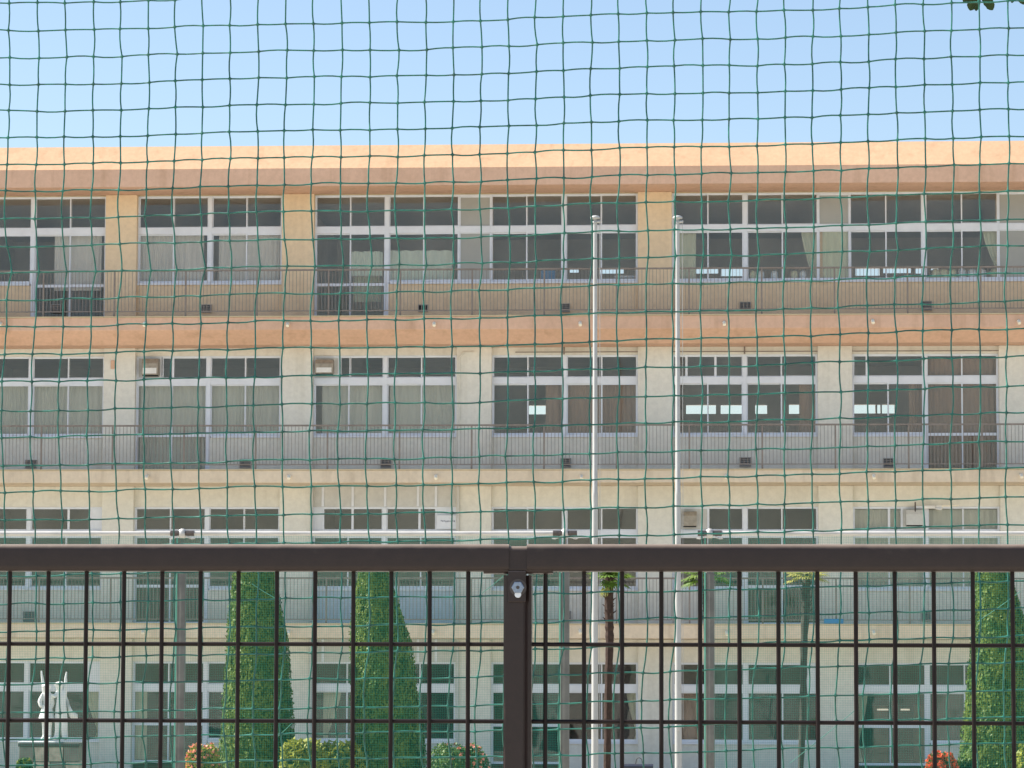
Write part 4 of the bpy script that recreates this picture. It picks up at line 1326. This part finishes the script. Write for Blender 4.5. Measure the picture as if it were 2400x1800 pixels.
# ------------------------------------------------------------------ brown mesh fence
YF = 6.24
fc = thing('mesh_fence', 'dark brown welded mesh fence with a thick top rail in the foreground', 'fence', (P(1214, 1620, YF).x, YF, 0))
zr1, zr0 = Z(1276, YF), Z(1340, YF)
xpost = P(1213, 1600, YF).x
W2 = P(2410, 1276, YF).x
def rprof(y0, y1, z0, z1, r, n_=4):
    pr = []
    for cy, cz, a0 in ((y1 - r, z1 - r, 0), (y0 + r, z1 - r, 90), (y0 + r, z0 + r, 180), (y1 - r, z0 + r, 270)):
        for q in range(n_ + 1):
            a = R(a0 + 90 * q / n_)
            pr.append((cy + r * math.cos(a), cz + r * math.sin(a)))
    return pr
PW = 2.0
xl, xr_ = P(1194, 1300, YF).x, P(1236, 1300, YF).x
for x0, x1 in ((xpost - PW, xl), (xr_, xpost + PW)):
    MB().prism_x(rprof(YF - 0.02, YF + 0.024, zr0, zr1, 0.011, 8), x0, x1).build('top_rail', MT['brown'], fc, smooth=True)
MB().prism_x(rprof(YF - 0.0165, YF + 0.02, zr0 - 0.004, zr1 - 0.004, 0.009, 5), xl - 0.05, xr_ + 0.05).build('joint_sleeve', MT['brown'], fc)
for x, a, b_ in ((xpost, P(1181, 1500, YF).x, P(1246, 1500, YF).x),):
    hw = (b_ - a) / 2
    xc_ = (a + b_) / 2
    pr = [(xc_ - hw, YF + 0.03), (xc_ - hw, YF - 0.012), (xc_ - hw + 0.004, YF - 0.016), (xc_ + hw - 0.016, YF - 0.016), (xc_ + hw - 0.010, YF - 0.010), (xc_ + hw - 0.004, YF - 0.014), (xc_ + hw, YF - 0.010), (xc_ + hw, YF + 0.03)]
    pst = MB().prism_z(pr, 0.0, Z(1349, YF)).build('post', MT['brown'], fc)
    # cap bracket with its bolt
    bl, br = P(1192, 1360, YF).x, P(1234, 1360, YF).x
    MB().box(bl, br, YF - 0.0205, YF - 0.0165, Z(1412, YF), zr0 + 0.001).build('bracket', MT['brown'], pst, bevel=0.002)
    c = P(1214, 1377, YF - 0.021)
    MB().tube([(c.x, c.y + 0.0008, c.z), (c.x, c.y - 0.0015, c.z)], 0.0165, 24).build('washer', MT['clamp'], pst)
    hexr = 0.0125
    MB().tube([(c.x, c.y - 0.0016, c.z), (c.x, c.y - 0.0065, c.z), (c.x, c.y - 0.0075, c.z)], [hexr, hexr, hexr * 0.88], 6).build('bolt_head', MT['zinc'], pst)
    MB().tube([(c.x, c.y - 0.0076, c.z), (c.x, c.y - 0.0090, c.z)], [0.0035, 0.003], 10).build('bolt_recess', MT['clamp'], pst)
    MB().tube([(c.x, c.y - 0.0012, c.z - 0.0135), (c.x, c.y - 0.0035, c.z - 0.0135)], [0.0066, 0.006], 16).build('slot_liner', MT['board'], pst)
for s in (-1, 1):
    x = xpost + s * PW
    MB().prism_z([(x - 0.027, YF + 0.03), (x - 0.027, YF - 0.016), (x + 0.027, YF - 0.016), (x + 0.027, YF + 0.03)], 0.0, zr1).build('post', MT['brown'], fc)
LW = [21.7, 112, 201.5, 289.7, 379, 469, 558, 648.3, 737.8, 827.8, 916.8, 1006.8, 1096.9]
RW = [1278.7, 1368.7, 1458, 1550, 1640.7, 1733, 1824.4, 1916, 2006, 2097.5, 2189, 2280.6, 2373.6]
lx = [P(v, 1420, YF).x for v in LW]
rx = [P(v, 1420, YF).x for v in RW]
while lx[0] - 0.0752 > xpost - PW + 0.03:
    lx.insert(0, lx[0] - 0.0752)
while rx[-1] + 0.0758 < xpost + PW - 0.03:
    rx.append(rx[-1] + 0.0758)
YWR = YF + 0.004
hz = [Z(1510, YF), Z(1691, YF)]
dz = hz[0] - hz[1]
while hz[-1] - dz > 0.05:
    hz.append(hz[-1] - dz)
for xs in (lx, rx):
    for x in xs:
        jj = rnd.uniform(-0.0008, 0.0008)
        MB().tube([(x + jj, YWR, 0.06), (x - jj, YWR, 1.2), (x, YWR, zr0 + 0.01)], 0.0044, 7, caps=False).build('vertical_wire', MT['brownwire'], fc, smooth=True)
for z in hz:
    for x0, x1 in ((xpost - PW, xpost - 0.02), (xpost + 0.02, xpost + PW)):
        MB().tube([(x0, YWR + 0.0065, z), ((x0 + x1) / 2, YWR + 0.0065, z - 0.0008), (x1, YWR + 0.0065, z)], 0.0042, 7, caps=False).build('horizontal_wire', MT['brownwire'], fc, smooth=True)

# ------------------------------------------------------------------ tree whose lowest leaves reach into the top right corner
YL = 7.6
tx = P(5200, 900, YL).x
tr = thing('broadleaf_tree', 'broadleaf tree whose dark lowest leaves hang into the top right corner', 'tree', (tx, YL + 0.4, 0))
a0 = P(2480, -160, YL)
MB().tube([(tx, YL + 0.4, 0), (tx + 0.03, YL + 0.4, 1.6), (tx, YL + 0.35, 3.2), (tx - 0.06, YL + 0.3, 4.4)], [0.12, 0.10, 0.085, 0.05], 10).build('trunk', MT['bark'], tr, smooth=True)
MB().tube([(tx, YL + 0.36, 3.1), ((tx + a0.x) / 2, YL + 0.3, 3.55), a0 + Vector((0.15, 0.1, 0.08)), P(2380, -75, YL), P(2290, -35, YL)], [0.05, 0.032, 0.018, 0.008, 0.004], 7).build('limb', MT['bark'], tr, smooth=True)
def lobed_leaf(bx_, tip, w_, lab='leaf'):
    b_, t_ = P(*bx_, YL), P(*tip, YL)
    d = t_ - b_
    s = Vector((d.z, 0, -d.x)).normalized()
    m = MB()
    prof = [(0.0, 0.05), (0.1, 0.35), (0.2, 0.62), (0.3, 0.60), (0.42, 0.92), (0.52, 0.86), (0.64, 1.0), (0.76, 0.82), (0.84, 0.84), (0.94, 0.5), (1.0, 0.1)]
    dn = Vector((0, -1, 0))
    L_, C_, Rr = [], [], []
    for q, (u, v) in enumerate(prof):
        c = b_ + d * u + dn * 0.004 * math.sin(u * 5)
        m.v += [tuple(c - s * v * w_ + dn * 0.006 * v), tuple(c), tuple(c + s * v * w_ + dn * 0.006 * v)]
    for q in range(len(prof) - 1):
        a = q * 3
        m.f += [(a, a + 1, a + 4, a + 3), (a + 1, a + 2, a + 5, a + 4)]
    m.build(lab, MT['oak'], tr, smooth=True)
lobed_leaf((2292, -30), (2274, 24), 0.014)
lobed_leaf((2290, -30), (2288, 25), 0.010)
lobed_leaf((2296, -25), (2327, 23), 0.013)
lobed_leaf((2278, -12), (2258, 5), 0.010)
lobed_leaf((2330, -30), (2336, -3), 0.014)
lobed_leaf((2380, -60), (2372, 6), 0.012)
lobed_leaf((2390, -50), (2400, 10), 0.016)
lobed_leaf((2420, -60), (2432, 0), 0.018)
lobed_leaf((2350, -60), (2335, -25), 0.018)
for q in range(60):
    px, py = 2300 + rnd.uniform(0, 330), -60 - rnd.uniform(0, 260)
    an = rnd.uniform(0, 6.28)
    lobed_leaf((px, py), (px + 48 * math.cos(an), py + 48 * math.sin(an)) if py < -115 else (px + 18 * math.cos(an), py - 30), 0.015)
